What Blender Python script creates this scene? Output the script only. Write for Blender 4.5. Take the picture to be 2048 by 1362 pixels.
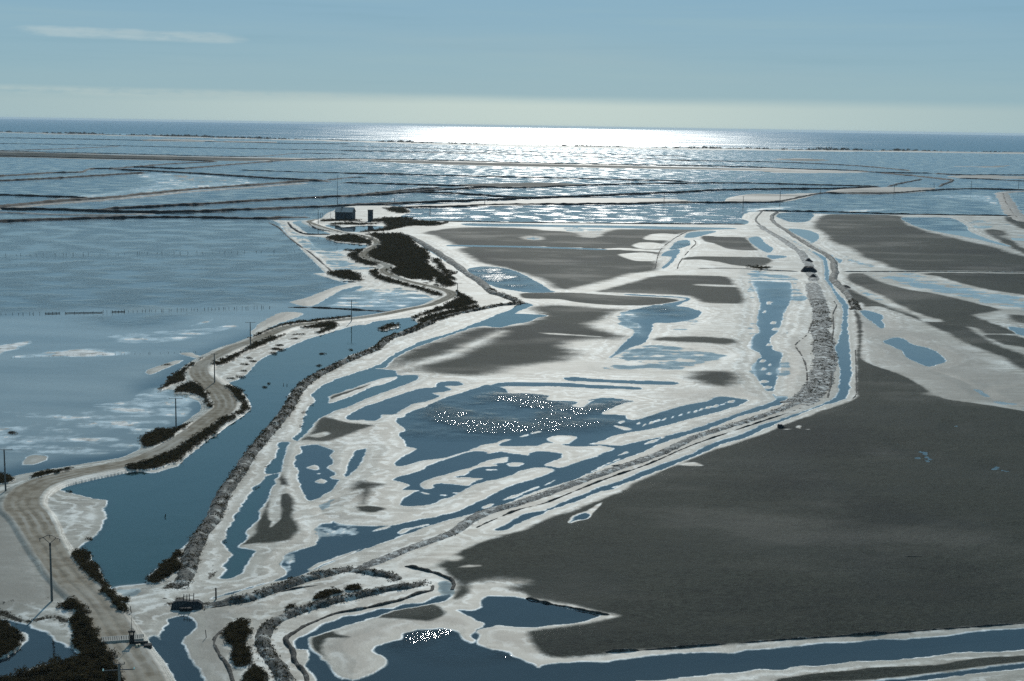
import bpy, bmesh, math, random
import numpy as np
from mathutils import Matrix, Vector

R = math.radians
random.seed(7); rng = np.random.default_rng(11)
scene = bpy.context.scene
for o in list(bpy.data.objects): bpy.data.objects.remove(o)
col = scene.collection

# ------------------------------------------------------------------ camera
CAMH = 75.0                     # helicopter height over the lagoon (m)
FPX = 2813.0                    # focal length in photo pixels (photo 2048 wide)
CX, CY = 1024.0, 681.0
ROLL = R(0.923)
PITCH = math.atan((681.0 - 251.0) / FPX)     # true horizon a touch above the sea's edge
CAMM = Matrix.Rotation(math.pi/2 - PITCH, 4, 'X') @ Matrix.Rotation(ROLL, 4, 'Z')
cam_d = bpy.data.cameras.new('camera'); cam = bpy.data.objects.new('camera', cam_d)
col.objects.link(cam)
cam_d.sensor_fit = 'HORIZONTAL'; cam_d.sensor_width = 36.0
cam_d.lens = FPX / 2048.0 * 36.0
cam_d.clip_start = 1.0; cam_d.clip_end = 900000.0
cam.matrix_world = Matrix.Translation((0, 0, CAMH)) @ CAMM
scene.camera = cam
scene.render.resolution_x = 1024; scene.render.resolution_y = 681

# ------------------------------------------------------------------ light
SUN_EL, SUN_AZ = R(32.0), R(1.6)       # azimuth to the right of +Y
w = bpy.data.worlds.new('World'); scene.world = w; w.use_nodes = True
nt = w.node_tree; nt.nodes.clear()
def wn(t, **k):
    n = nt.nodes.new(t)
    for a, v in k.items(): setattr(n, a, v)
    return n
def wmath(op, a, b=None, c=None, clamp=False):
    n = wn('ShaderNodeMath', operation=op); n.use_clamp = clamp
    for i, v in enumerate((a, b, c)):
        if v is None: continue
        if isinstance(v, (int, float)): n.inputs[i].default_value = v
        else: nt.links.new(v, n.inputs[i])
    return n.outputs[0]
def wrange(v, a, b, smooth=True):
    n = wn('ShaderNodeMapRange'); n.interpolation_type = 'SMOOTHSTEP' if smooth else 'LINEAR'
    nt.links.new(v, n.inputs[0]); n.inputs[1].default_value = a; n.inputs[2].default_value = b
    return n.outputs[0]
def wmix(f, a, b):
    n = wn('ShaderNodeMix', data_type='RGBA')
    for i, v in ((0, f), (6, a), (7, b)):
        if isinstance(v, (int, float)): n.inputs[i].default_value = v
        elif isinstance(v, tuple): n.inputs[i].default_value = (*v, 1)
        else: nt.links.new(v, n.inputs[i])
    return n.outputs[2]
sky = wn('ShaderNodeTexSky', sky_type='NISHITA'); sky.sun_disc = False
sky.sun_elevation = SUN_EL; sky.sun_rotation = SUN_AZ
sky.altitude = 80; sky.air_density = 1.0; sky.dust_density = 0.6; sky.ozone_density = 1.6
tc = wn('ShaderNodeTexCoord'); sep = wn('ShaderNodeSeparateXYZ')
nt.links.new(tc.outputs['Generated'], sep.inputs[0])
dx, dy, dz = sep.outputs
el = wmath('MULTIPLY', wmath('ARCSINE', dz), 180/math.pi)
az = wmath('MULTIPLY', wmath('ARCTAN2', dx, dy), 180/math.pi)
# thin veil of stratus whose far edge ends just above the horizon
cvec = wn('ShaderNodeCombineXYZ')
nt.links.new(wmath('MULTIPLY', az, 0.05), cvec.inputs[0]); nt.links.new(wmath('MULTIPLY', el, 0.55), cvec.inputs[1])
ns = wn('ShaderNodeTexNoise'); ns.inputs['Scale'].default_value = 1.0; ns.inputs['Detail'].default_value = 5
nt.links.new(cvec.outputs[0], ns.inputs['Vector'])
nz = ns.outputs['Fac']
edge = wmath('ADD', el, wmath('MULTIPLY', wmath('SUBTRACT', nz, 0.5), 0.5))
veil = wrange(edge, 0.3, 0.8)
veil_far = wmath('SUBTRACT', 1.0, wrange(el, 25.0, 75.0))
VEIL = wmix(wrange(el, 5.0, 16.0), wmix(wrange(el, 0.0, 6.0), (2.50, 4.10, 4.72), (2.00, 3.72, 5.0)), (1.45, 3.25, 4.75))
skyc = wmix(wmath('MULTIPLY', wmath('MULTIPLY', veil, veil_far), 0.96), sky.outputs[0], VEIL)
# pale band of haze on the horizon
band = wmath('SUBTRACT', 1.0, wrange(edge, 0.72, 1.30))
BAND = wmix(wrange(wmath('ABSOLUTE', wmath('SUBTRACT', az, 1.0)), 0.0, 24.0), (5.2, 6.2, 5.85), (3.5, 4.75, 4.95))
skyc = wmix(band, skyc, BAND)
# broken cumulus streak low over the sea to the left
cv2 = wn('ShaderNodeCombineXYZ')
nt.links.new(wmath('MULTIPLY', az, 0.55), cv2.inputs[0]); nt.links.new(wmath('MULTIPLY', el, 2.6), cv2.inputs[1])
nc = wn('ShaderNodeTexNoise'); nc.inputs['Scale'].default_value = 1.0; nc.inputs['Detail'].default_value = 7; nc.inputs['Roughness'].default_value = .6
nt.links.new(cv2.outputs[0], nc.inputs['Vector'])
cl_el = wmath('SUBTRACT', 1.0, wrange(wmath('ABSOLUTE', wmath('SUBTRACT', el, wmath('ADD', 3.05, wmath('MULTIPLY', az, -0.012)))), 0.05, 0.42))
cl_az = wmath('MULTIPLY', wrange(az, -21.0, -18.0), wmath('SUBTRACT', 1.0, wrange(az, -12.5, -8.0)))
cl = wrange(wmath('MULTIPLY', wmath('MULTIPLY', cl_el, cl_az), wmath('MULTIPLY', nc.outputs['Fac'], 1.7)), 0.38, 0.95)
skyc = wmix(wmath('MULTIPLY', cl, 0.42), skyc, (5.4, 6.2, 6.1))
# soft layered stratus across the whole view
cv3 = wn('ShaderNodeCombineXYZ')
nt.links.new(wmath('MULTIPLY', az, 0.035), cv3.inputs[0]); nt.links.new(wmath('MULTIPLY', el, 0.7), cv3.inputs[1])
n3 = wn('ShaderNodeTexNoise'); n3.inputs['Scale'].default_value = 1.0; n3.inputs['Detail'].default_value = 6; n3.inputs['Roughness'].default_value = .6
nt.links.new(cv3.outputs[0], n3.inputs['Vector'])
lay = wmath('MULTIPLY', wrange(n3.outputs['Fac'], 0.45, 0.70), wmath('MULTIPLY', wrange(el, 0.9, 1.6), wmath('SUBTRACT', 1.0, wrange(el, 6.0, 16.0))))
skyc = wmix(wmath('MULTIPLY', lay, 0.30), skyc, (3.3, 4.75, 5.0))
lay2 = wmath('MULTIPLY', wmath('SUBTRACT', 1.0, wrange(n3.outputs['Fac'], 0.34, 0.48)), wrange(el, 1.2, 2.0))
skyc = wmix(wmath('MULTIPLY', lay2, 0.15), skyc, (1.7, 3.2, 3.9))
# creamy cloud bank resting on the horizon haze, left
cb = wmath('MULTIPLY', wmath('SUBTRACT', 1.0, wrange(wmath('ABSOLUTE', wmath('SUBTRACT', el, wmath('ADD', 0.98, wmath('MULTIPLY', az, -0.004)))), 0.04, 0.26)), wmath('SUBTRACT', 1.0, wrange(az, -9.0, 1.0)))
skyc = wmix(wmath('MULTIPLY', wmath('MULTIPLY', cb, wrange(nc.outputs['Fac'], 0.3, 0.6)), 0.6), skyc, (4.4, 5.4, 5.3))
# fainter veil band under it
nv = wmath('MULTIPLY', wrange(nz, 0.42, 0.75), wmath('MULTIPLY', wrange(el, 1.0, 2.2), wmath('SUBTRACT', 1.0, wrange(el, 3.2, 4.6))))
skyc = wmix(wmath('MULTIPLY', nv, 0.30), skyc, (3.6, 4.7, 4.9))
bg = wn('ShaderNodeBackground'); bg.inputs['Strength'].default_value = 0.105
nt.links.new(skyc, bg.inputs['Color'])
wo = wn('ShaderNodeOutputWorld'); nt.links.new(bg.outputs[0], wo.inputs['Surface'])

sun_d = bpy.data.lights.new('sun', 'SUN'); sun = bpy.data.objects.new('sun', sun_d); col.objects.link(sun)
sun_d.energy = 2.8; sun_d.angle = R(0.53); sun_d.color = (1.0, 0.975, 0.90)
sdir = Vector((math.sin(SUN_AZ)*math.cos(SUN_EL), math.cos(SUN_AZ)*math.cos(SUN_EL), math.sin(SUN_EL)))
sun.rotation_euler = sdir.to_track_quat('Z', 'Y').to_euler()

scene.view_settings.view_transform = 'Standard'; scene.view_settings.look = 'None'
scene.view_settings.exposure = 0.0; scene.view_settings.gamma = 1.0
scene.view_settings.use_curve_mapping = False
scene.cycles.use_denoising = False
scene.cycles.max_bounces = 6; scene.cycles.transparent_max_bounces = 8
scene.cycles.sample_clamp_indirect = 3.0
scene.cycles.caustics_reflective = False; scene.cycles.caustics_refractive = False

# ------------------------------------------------------------------ photo pixel -> place on the ground
def ground(px, py, z=0.0):
    d = CAMM.to_3x3() @ Vector((px - CX, CY - py, -FPX))
    k = (z - CAMH) / d.z
    return Vector((d.x*k, d.y*k, z))
def GP(pts, z=0.0):
    return np.array([ground(a, b, z)[:2] for a, b in pts])
def height_at(px, base_py, top_py):
    b = ground(px, base_py); d = CAMM.to_3x3() @ Vector((px - CX, CY - top_py, -FPX))
    return CAMH + d.z * (b.y / d.y)
ZO = dict(A=(500,400,4.006), B=(1000,400,4.006), C=(1450,400,3.405), D=(0,480,4.0), E=(0,800,4.006), F=(0,1020,3.982),
          G=(250,680,4.006), H=(400,860,4.006), I=(740,720,4.006), J=(1150,700,3.405), K=(400,1060,4.096), L=(800,1060,4.096),
          M=(1250,1000,2.566), N=(1650,560,2.960), O=(0,200,2.926), P=(680,200,2.926), Q=(1348,200,2.926), X=(0,0,1.0))
def T(key, *flat):
    ox, oy, s = ZO[key]
    return [(ox + flat[i]/s, oy + flat[i+1]/s) for i in range(0, len(flat), 2)]
# ------------------------------------------------------------------ survey of the salt works (points picked on the photo, laid on the ground)
FARWATER = T('X', -700,442, 0,441, 150,437, 300,439, 420,437, 545,440, 600,441, 640,437, 652,427, 690,413, 740,411, 790,412, 815,417, 820,424,
    802,432, 815,440, 900,443, 1000,445, 1200,447, 1490,449, 1482,437, 1497,424, 1547,423, 1655,428, 1773,429, 2008,432, 2800,445,
    2800,318, 2048,308, 1600,302, 1340,299, 1000,293, 680,283, 320,274, 0,266, -700,255)
WATER = [
 T('I', 960,205,1040,215,1100,240,1115,262,1250,265,1370,275,1425,290,1420,320,1560,325,1665,338,1620,368,1700,378,1760,340,1850,310,1950,302)
 + T('J', 80,345,200,325,330,335,400,350,330,365,250,397,180,435,330,445,350,468,420,475,600,420,740,375,900,350,960,320,1060,320,1140,335,1182,345,1100,385,900,440,700,490,500,540,300,575,180,620,100,640,230,655)
 + T('I', 1940,700,1850,685,1750,690,1600,690,1500,670,1400,665,1340,690,1200,690,1080,690,1035,680,1080,650,1150,635,1080,635,1000,665,880,690,740,740,600,780,450,800,330,830,250,852,195,840,230,790,310,750,365,717,345,705,290,695,285,650,235,610,245,580,285,560,215,510,212,465,270,455,330,415,440,375,520,340,620,295,720,265,830,230,930,200),
 T('I', 0,360,90,330,200,290,340,245,430,225,530,215,545,185,600,172,700,172,745,195,700,205,600,208,650,235,600,255,500,265,560,290,480,320,400,340,330,355,230,410,200,432,100,437,75,450,90,460,50,485,0,487,-80,480,-180,475,-180,445,-80,390),
 T('X', 582,877,600,865,605,853,608,838,613,820,619,811,632,802,624,790,632,780,650,767,675,757,720,742,757,730,777,715,812,697,850,680,890,669,925,657,945,648,962,642,1000,627,1018,620,1033,610,1042,604,1060,607,1065,610,1050,618,1030,627,1055,628,1093,631,1075,635,1060,643,1030,648,1000,655,970,652,945,655,930,660,915,665,895,672,858,685,830,695,800,710,782,722,770,735,753,737,790,741,795,750,833,750,830,760,790,777,740,795,700,812,665,825,650,831,635,840,628,850,615,865,605,875,595,882),
 T('X', 557,885,579,885,574,898,570,910,565,925,560,942,552,946,535,948,530,944,537,930,550,915,555,897),
 T('H', 530,370,620,352,600,400,590,440,560,500,540,540,500,620,470,700,440,740,380,800,375,830,390,850,340,900,310,935,440,965,430,1000,380,1070,350,1110,340,1150,260,1190,200,1195,145,1185,200,1130,205,1100,180,1090,240,1010,240,995,200,960,190,890,210,810,250,740,310,640,370,550,430,470,480,430,500,400),
 T('X', 200,1165,221,1178,240,1172,296,1166,306,1145,339,1120,364,1098,389,1070,414,1035,424,1012,444,980,467,945,490,915,507,893,532,868,547,845,562,820,575,800,575,791,594,775,597,766,624,752,659,734,699,712,737,697,782,677,812,667,867,648,862,646,834,644,827,635,800,637,775,640,750,643,732,650,707,651,660,665,620,677,570,697,520,719,495,747,475,760,445,770,462,774,480,785,500,815,475,835,450,852,412,880,370,917,355,930,310,945,275,942,225,944,185,950,105,972,125,982,165,991,195,998,215,1001,208,1017,210,1035,200,1060,185,1077,162,1095,175,1107,185,1125,201,1140),
 T('F', 0,870,100,890,240,925,350,965,420,1030,500,1070,590,1110,650,1160,590,1190,440,1225,300,1245,150,1310,0,1362,-300,1450,-500,1400,-500,850),
 T('F', 1350,870,1430,850,1500,860,1550,900,1530,960,1470,1020,1455,1060,1500,1150,1540,1230,1600,1330,1690,1500,1480,1500,1370,1320,1300,1210,1230,1120,1170,1080,1165,1045,1220,1000,1280,1030,1275,985,1310,945,1350,900),
 T('K', 960,1400,940,1237,920,1180,870,1120,865,1090,890,1050,885,985,800,970,780,930,800,890,880,850,960,800,1010,770,1130,730,1170,710,1330,690,1450,650,1600,640,1660,612,1780,605,1850,595,1900,560,2040,520,2060,545,1980,585,1780,620,1600,655,1440,705,1250,770,1100,820,930,870,900,890,910,980,980,1040,1060,1110,1110,1180,1160,1225,1160,1400),
 T('K', 1160,1225,1250,1235,1380,1190,1480,1130,1525,1090,1500,1050,1440,1010,1415,980,1440,955,1500,935,1570,910,1640,890,1650,860,1680,840,1780,815,1920,815)
 + T('L', 350,808,450,820,495,840,510,880,550,905,600,918,612,900,580,880,585,850,620,820,695,768,640,745,560,705,470,660,500,652,590,655,650,630,660,580,700,540,780,538,900,545,1000,560,1100,580,1200,600,1400,645,1630,690,1600,720,1480,755,1300,780,1150,795,1060,800,950,795,850,790,790,783,730,800,640,820,640,850,645,890,640,920,700,950,800,980,900,1000,950,1040,1020,1075,1100,1105,1135,1125,1180,1105,1350,1090,1500,1082,1700,1085)
 + T('M', 100,800,400,778,560,785,700,765,900,748,1060,733,1300,718,1450,712,1650,695,1800,675,2048,660,2600,630,2600,745,2048,772,1900,778,1700,785,1550,805,1400,820,1200,830,1000,850,900,852,800,870,690,865,600,880,480,890,270,915,0,935,-200,960,-500,1030,-1200,1100,-1400,1040),
 T('M', 1330,925,1500,905,1700,880,1850,860,2048,838,2400,800,2400,840,2048,862,1800,890,1600,915,1450,935,1200,970,1100,960),
 T('H', 100,1356,300,1300,500,1240,700,1195,850,1145,1000,1080,1200,1000,1400,920,1600,850,1800,780)
 + T('I', 640,1275,900,1205,1100,1145,1200,1100,1300,1060,1500,1000,1700,930,1850,850,2003,790)
 + T('J', 100,840,250,770,400,720,550,650,750,580,900,540,1100,460,1300,400,1400,365,1445,335,1440,318,1390,315,1370,330,1340,355,1200,400,1000,470,800,540,600,590,450,620,320,650,250,648,100,640)
 + T('I', 1960,705,1900,740,1700,810,1540,860,1420,850,1390,858,1480,880,1430,910,1300,960,1130,1010,960,1090,800,1170,640,1230,500,1260,300,1300)
 + T('H', 1900,690,1700,730,1550,760,1300,770,1120,755,1070,730,1050,745,960,750,950,800,960,860,920,920,830,950,760,975,690,1010,640,1075,700,1150,590,1205,400,1255,130,1335),
 T('I', 170,965,210,940,300,915,400,885,480,840,600,800,740,755,840,730,920,735,950,750,1050,735,1130,750,1200,755,1270,765,1290,745,1350,730,1440,735,1530,750,1530,775,1490,800,1420,820,1390,840,1420,858,1300,865,1220,880,1120,920,1000,960,900,980,800,1020,720,1060,640,1100,560,1120,500,1150,420,1165,300,1170,235,1160,280,1100,350,1060,400,1045,260,1040,310,1005,280,985,190,970),
 T('H', 790,130,940,120,1050,160,1060,180,1040,210,1070,250,1020,300,1060,330,1080,360,1035,375,1060,390,1130,400,1100,430,1060,490,1000,520,950,550,880,565,840,540,830,490,795,430,785,370,800,330,770,310,765,270,770,210,820,170),
 T('H', 1215,205,1240,170,1300,150,1340,150,1320,210,1270,290,1200,350,1165,375,1190,290,1200,240),
 T('J', -70,190,0,185,120,195,300,205,500,210,650,215,705,225,660,237,500,235,300,225,100,215,0,212,-60,202),
 T('I', 970,205,1050,180,1300,178,1560,182,1700,195,2003,210,2003,230,1850,230,1700,222,1500,212,1250,210,1050,212) ,
 T('J', 0,232,150,240,300,245,440,255,440,268,250,262,0,252),
 T('B', 960,920,1020,890,1130,865,1250,840,1380,848,1500,860,1600,890,1620,905,1580,940,1480,970,1350,985,1240,985,1225,1040,1190,1090,1155,1145,1050,1180,990,1210,900,1260,880,1262,930,1215,1000,1140,1060,1090,1110,1030,1100,990,1000,960),
 T('B', 1300,838,1420,815,1480,800,1480,788,1400,780,1200,772,1000,758,1000,752,1220,764,1420,774,1510,785,1520,800,1460,825,1390,848),
 T('X', 935,538,965,533,1000,535,1030,542,1060,556,1085,570,1100,580,1110,584,1060,585,1020,580,985,572,960,562,945,550),
 T('X', 832,480,850,485,870,500,890,513,905,520,925,535,915,535,890,522,870,509,850,497),
 T('B', -300,188,0,190,480,200,900,205,1780,222,1900,232,1500,236,1000,226,500,215,0,212,-250,205),
 T('B', 1480,290,1520,260,1700,248,1730,255,1640,280,1560,300,1480,302),
 T('B', 1360,390,1420,330,1510,322,1520,360,1450,385,1400,395), T('B', 1290,445,1340,410,1430,395,1440,420,1400,450,1320,450),
 T('B', 1300,555,1310,530,1370,480,1390,450,1410,455,1380,500,1330,540),
 T('B', -400,360,0,366,400,376,820,392,820,400,400,386,0,376,-400,370),
 T('C', 350,110,380,90,500,88,600,95,590,130,540,150,450,150,390,130),
 T('C', 430,195,560,205,630,230,640,260,600,290,560,270,480,230),
 T('C', 440,205,560,280,700,360,770,400,800,410,780,430,740,390,650,330,540,265),
 T('C', 400,240,480,290,560,330,640,370,690,400,705,480,720,560,770,640,830,700,840,760,835,850,850,1000,860,1150,850,1280)
 + T('J', 1870,200,1865,300,1820,340,1720,370,1600,410,1450,470,1330,520,1250,555,1150,600,1000,640,850,710,700,770,550,830,400,890,300,920,150,970)
 + T('I', 2003,1015,1900,1035,1800,1070,1650,1130,1500,1180,1350,1240,1240,1285,1100,1362,1000,1362,1130,1290,1250,1230,1400,1200,1550,1140,1700,1080,1850,1020)
 + T('J', 150,940,300,890,400,850,550,790,700,740,830,690,950,630,1100,585,1230,530,1300,500,1450,455,1600,400,1720,350,1780,310,1800,240)
 + T('C', 785,1170,760,1060,755,1000,790,900,800,800,800,720,770,680,720,590,680,530,680,470,665,410,620,370,540,320,470,280),
 T('C', 180,550,250,545,350,545,440,555,460,640,445,700,410,760,385,830,360,890,310,950,330,1020,390,1040,380,1100,360,1200,340,1280,330,1320,380,1362)
 + T('J', 1370,330,1340,300) + T('C', 260,1280,210,1200,190,1140,240,1050,160,1000,200,920,240,900,220,850,220,780,240,720,230,680,210,620),
 T('C', 160,260,230,250,280,300,330,330,300,360,250,340,200,310), T('C', 290,375,400,380,420,390,330,402,300,395),
 T('N', 205,185,250,180,330,205,345,220,330,235,345,260,350,280,330,285,290,255,240,220),
 T('N', 340,365,370,350,430,340,490,360,530,385,620,405,680,445,720,480,640,510,600,510,530,480,470,450,460,420,400,395),
 T('N', 1080,275,1178,285,1500,330,1500,380,1178,330,1110,300),
 T('C', 1200,120,1350,118,1500,120,1560,130,1600,150,1650,180,1660,210,1700,230,1800,270,1950,315,1900,310,1700,262,1500,225,1350,195,1260,160),
 T('A', 340,180,410,170,470,205,560,240,640,270,600,275,460,265,400,220), T('A', 600,205,690,195,740,220,900,205,1085,215,1000,240,870,255,740,250,680,235),
 T('A', 1020,418,1060,410,1150,425,1100,433,1030,430), T('A', 1280,540,1305,555,1320,590,1365,605,1300,625,1275,640,1290,600),
 T('A', 1380,950,1480,905,1600,870,1560,895,1460,935,1400,955), T('A', 460,290,640,310,700,340,850,352,955,365,955,388,800,405,620,412,520,380,480,330),
 T('F', 780,915,810,910,860,965,860,1000,825,1005),
 T('I', 1600,1300,1640,1260,1720,1225,1760,1240,1730,1270,1650,1290),
]
LAGOON = T('X', -700,442, 0,441, 150,437, 300,439, 420,437, 545,441, 575,470, 612,508, 640,535, 665,558, 700,562, 735,568, 700,590, 780,585, 850,598, 880,602, 850,615,
    800,622, 720,632, 640,642, 560,660, 500,680, 440,704, 400,722, 372,740, 345,762, 325,772, 350,790, 395,802, 415,812, 400,835, 350,855, 290,880, 275,900, 240,915,
    180,925, 120,935, 60,945, 0,958, -100,985, -700,1100)
ISLANDS = [
 T('H', 855,300,920,280,955,310,920,318), T('H', 915,410,970,390,1020,410,980,430), T('H', 940,347,960,345,968,352,945,354),
 T('I', 410,985,500,950,620,910,780,870,880,830,1000,790,1100,775,1115,795,1080,820,960,830,1020,845,900,860,820,880,760,920,650,940,780,940,910,945,850,970,780,1005,700,1000,620,990,560,985,500,1000,510,1025,430,1035),
 T('I', 1090,830,1150,820,1220,825,1200,850,1130,855), T('I', 930,875,1010,872,1015,882,940,884), T('I', 890,1185,940,1160,990,1152,960,1175,910,1190),
 T('I', 1420,640,1450,612,1540,603,1650,615,1640,640,1580,668,1490,665), T('I', 1205,612,1260,595,1270,602,1215,616), T('I', 1290,585,1350,570,1360,577,1300,590),
 T('I', 1070,1115,1150,1085,1250,1045,1350,1008,1345,1022,1270,1055,1180,1095,1080,1122), T('I', 1385,1005,1450,975,1490,955,1485,965,1420,998),
 T('I', 390,1052,450,1060,500,1078,430,1075), T('I', 555,1078,620,1080,610,1088,570,1086), T('I', 650,1060,710,1062,690,1072),
 T('J', 180,435,250,397,330,362,420,350,520,350,622,380,560,402,480,440,420,468,350,466,330,444),
 T('J', 270,515,330,522,385,540,340,545,300,530), T('J', 300,490,330,480,335,488,310,500),
 T('X', 657,800,661,790,680,785,710,775,742,764,770,756,793,753,793,758,760,770,740,775,715,787,690,797,660,806),
 T('F', -500,860,0,900,70,915,80,950,200,985,220,1030,190,1060,150,1100,60,1140,0,1180,-150,1200,-500,1250),
 T('D', 1160,1060,1200,1030,1300,995,1390,965,1470,960,1420,990,1340,1020,1270,1055,1200,1075), T('D', 1440,905,1520,900,1600,930,1600,950,1540,940,1460,915),
 T('A', 630,590,690,565,800,570,860,580,910,645,870,655,760,640,660,612), T('A', 500,590,620,585,650,610,740,655,840,660,960,640,1000,660,1030,690,900,690,780,668,680,640,560,605),
 T('E', 170,515,220,450,300,435,370,445,380,470,330,500,250,520),
 T('A', 320,820,420,790,560,740,700,690,820,668,900,680,740,720,600,800,500,850,420,850),
 T('A', 0,1060,120,960,260,900,420,905,380,940,200,1000,60,1080),
 T('J', 470,635,600,592,600,600,500,640), T('J', 290,715,350,690,360,700,300,718), T('H', 870,1115,960,1060,1100,1020,1270,955,1275,962,1130,1030,990,1075,900,1122),
 T('H', 1590,820,1650,790,1800,755,1840,757,1700,800,1620,830), T('H', 1380,805,1500,772,1510,780,1400,812),
]
for k, (bx, by, bl) in enumerate(((1060,352,90),(1010,366,80),(960,380,60),(905,392,70),(860,404,60),(820,418,50),(770,428,60),(720,440,60),(665,455,50),(610,470,60),(560,480,70),(520,495,60),(470,512,60),(430,500,40))):
    bl *= .5; ISLANDS.append(T('J', bx-bl/2,by+9, bx-bl*.2,by-4, bx+bl/2,by-10, bx+bl*.42,by+1, bx,by+7))
for bx, by, bl in ((300,700,18),(270,760,14),(345,880,22),(300,985,20),(255,1095,18),(305,1120,14),(262,1150,16),(300,1180,18),(265,1235,22),(292,1275,24),(310,1310,22),(330,835,20)):
    ISLANDS.append(T('C', bx-bl,by+8, bx-bl*.3,by-9, bx+bl,by-5, bx+bl*.4,by+10))
# far land: strips of silt and salt between the outer basins
FARLAND = [
 T('X', -700,300,-200,303,0,303,100,305,250,309,430,313,600,316,900,322,1100,327,1400,334,1600,340,1580,343,1300,338,1000,333,850,328,700,322,560,322,430,322,250,320,0,315,-700,308),
 T('X', 915,369,1000,366,1080,365,1150,367,1190,369,1120,372,1040,374,960,373), T('X', 1455,396,1500,388,1560,388,1620,386,1645,386,1600,398,1560,404,1460,406),
 T('X', 1650,384,1700,376,1800,374,1870,376,1850,383,1780,388,1700,388), T('X', 1510,337,1560,336,1640,340,1750,343,1700,346,1600,346,1530,344),
 T('P', 350,620,850,595,1200,578,1350,572,1880,575,2048,590,2048,605,1500,605,1000,618,600,625),
 T('O', 1000,440,1250,455,1400,470,1300,480,1150,480,1050,470), T('X', 1895,352,1960,350,2048,352,2500,360,2500,366,2048,358,1920,356), T('Q',1590,385,1800,388,1970,382,1880,395,1700,392),
 T('O', 820,232,1000,228,1250,236,1240,244,1000,244,850,240), T('O', 1250,240,1600,244,1590,250,1300,248),
 T('Q', 560,345,760,342,920,352,800,358,640,352),
]
FILM = [  # (polygon, wet fraction)
 (T('B', 870,950,960,900,1100,900,1130,990,1180,1080,1100,1080,1000,1020,900,980), .62), (T('B', 1220,1000,1400,990,1600,960,1560,1040,1400,1050,1240,1060), .42),
 (T('B', 1180,1160,1300,1165,1500,1180,1700,1200,1900,1250,1700,1310,1500,1362,900,1380,780,1340,900,1290,1000,1230,1080,1190), .58),
 (T('C', 970,500,1300,495,1400,520,1550,560,1750,610,2036,660,2500,740,2500,900,2036,770,1800,710,1500,640,1200,590,1050,540), .44),
 (T('C', 1130,520,1250,535,1400,580,1550,610,1700,640,2036,690,2500,780,2500,860,2036,735,1800,680,1650,655,1400,600,1200,560), .75),
 (T('N', 640,540,760,570,900,620,960,670,1060,720,1178,735,1500,800,1500,860,1178,770,1050,750,960,710,880,660,760,590), .62),
 (T('N', 860,600,960,605,1060,620,1000,640,930,635), .4),
 (T('N', 390,960,450,965,520,1000,620,1020,660,1060,760,1100,700,1110,600,1090,450,1050,560,1035,450,1000), .66, 1),
 (T('N', 900,1110,1000,1070,1080,1090,1178,1150,1400,1200,1400,1250,1178,1170,1050,1150,950,1140), .60, 1), (T('N', 740,860,800,855,810,890,760,895), .56, 1), (T('N', 1130,930,1178,920,1400,930,1400,980,1178,965), .66, 1),
 (T('C', 430,270,560,300,700,370,850,380,880,400,800,395,700,350,600,310), .45), (T('C', 820,400,950,420,1080,460,1100,470,950,460,850,425), .55),
 (T('C', 850,565,950,610,1060,660,1180,720,1300,775,1480,828,1280,790,1120,735,980,670,880,610), .52),
 (T('C', 450,560,500,545,545,620,560,700,520,725,470,700,440,760,420,880,470,840,490,880,430,925,390,900,400,780,440,700), .55),
 (T('C', 150,560,200,540,240,700,200,920,160,1010,200,1150,260,1290,200,1250,170,1100,140,980), .42), (T('C', 180,470,420,480,500,520,440,560,180,555,150,520), .5), (T('C', 390,1030,460,1060,440,1200,420,1320,360,1340,370,1200,400,1100), .5),
 (T('A', 200,180,330,200,460,290,560,380,600,410,760,400,800,470,860,520,1040,540,960,575,880,560,780,560,660,570,520,450,400,380,300,280), .55),
 (T('A', 740,740,900,715,1100,700,1250,700,1400,750,1500,790,1380,830,1200,880,900,870,720,860,640,850,700,790), .70),
 (T('B', 480,220,800,225,900,240,800,300,650,300,560,260), .45), (T('B', 160,295,280,290,380,310,280,325,200,315), .6),
 (T('H', 890,610,950,580,1050,545,1130,530,1110,570,1115,600,1060,640,1030,660,1050,700,1000,690,940,680,900,640), .55),
 (T('H', 960,760,1100,770,1260,800,1220,840,1100,860,960,850), .56, 1), (T('H', 640,1060,760,960,800,1050,760,1120,680,1130), .56, 1),
 (T('L', 100,330,250,280,430,200,440,215,300,300,150,345), .45), (T('L', 330,430,400,420,430,480,400,510,340,490), .6),
 (T('K', 360,640,560,640,700,570,900,540,930,560,880,590,700,640,560,650,400,660), .35),
 (T('F', 880,640,930,610,1180,580,1220,600,1120,680,1000,700,920,690), .50),
 (T('E', 400,60,1000,0,1600,0,1500,160,1200,300,1100,400,600,450,300,430,0,420,-900,460,-900,80), .84),
 (T('D', 0,840,250,800,260,830,100,890,0,930,-400,960,-400,880), .30), (T('D', 1100,1230,1300,1190,1500,1230,1560,1360,1300,1362,1000,1330), .72),
 (T('D', 350,890,450,880,700,860,1000,870,1100,900,900,930,500,940,100,945,80,925), .60), (T('D', 900,760,1300,720,1700,700,1900,660,1900,700,1500,800,1000,830), .62),
 (T('D', 1500,680,1700,630,1720,650,1560,690), .35), (T('Q', 900,655,1000,640,1250,640,1100,660), .6), (T('C', 1660,140,1800,140,1900,170,1800,200,1700,205,1650,180), .45),
 (T('X', 1855,392,1980,390,2005,410,2005,428,1990,428,1975,405), .72), (T('X',1480,418,1560,412,1600,414,1550,422,1500,424), .6),
 (T('X', 260,345,420,350,520,365,420,382,250,398,100,398,240,380,300,365), .72),
 (T('C', 1880,150,1950,160,2036,220,2200,300,2100,290,1980,220), .5), (T('C', 1870,240,2036,245,2300,280,2300,330,2036,290,1930,265), .55),
]
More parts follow.
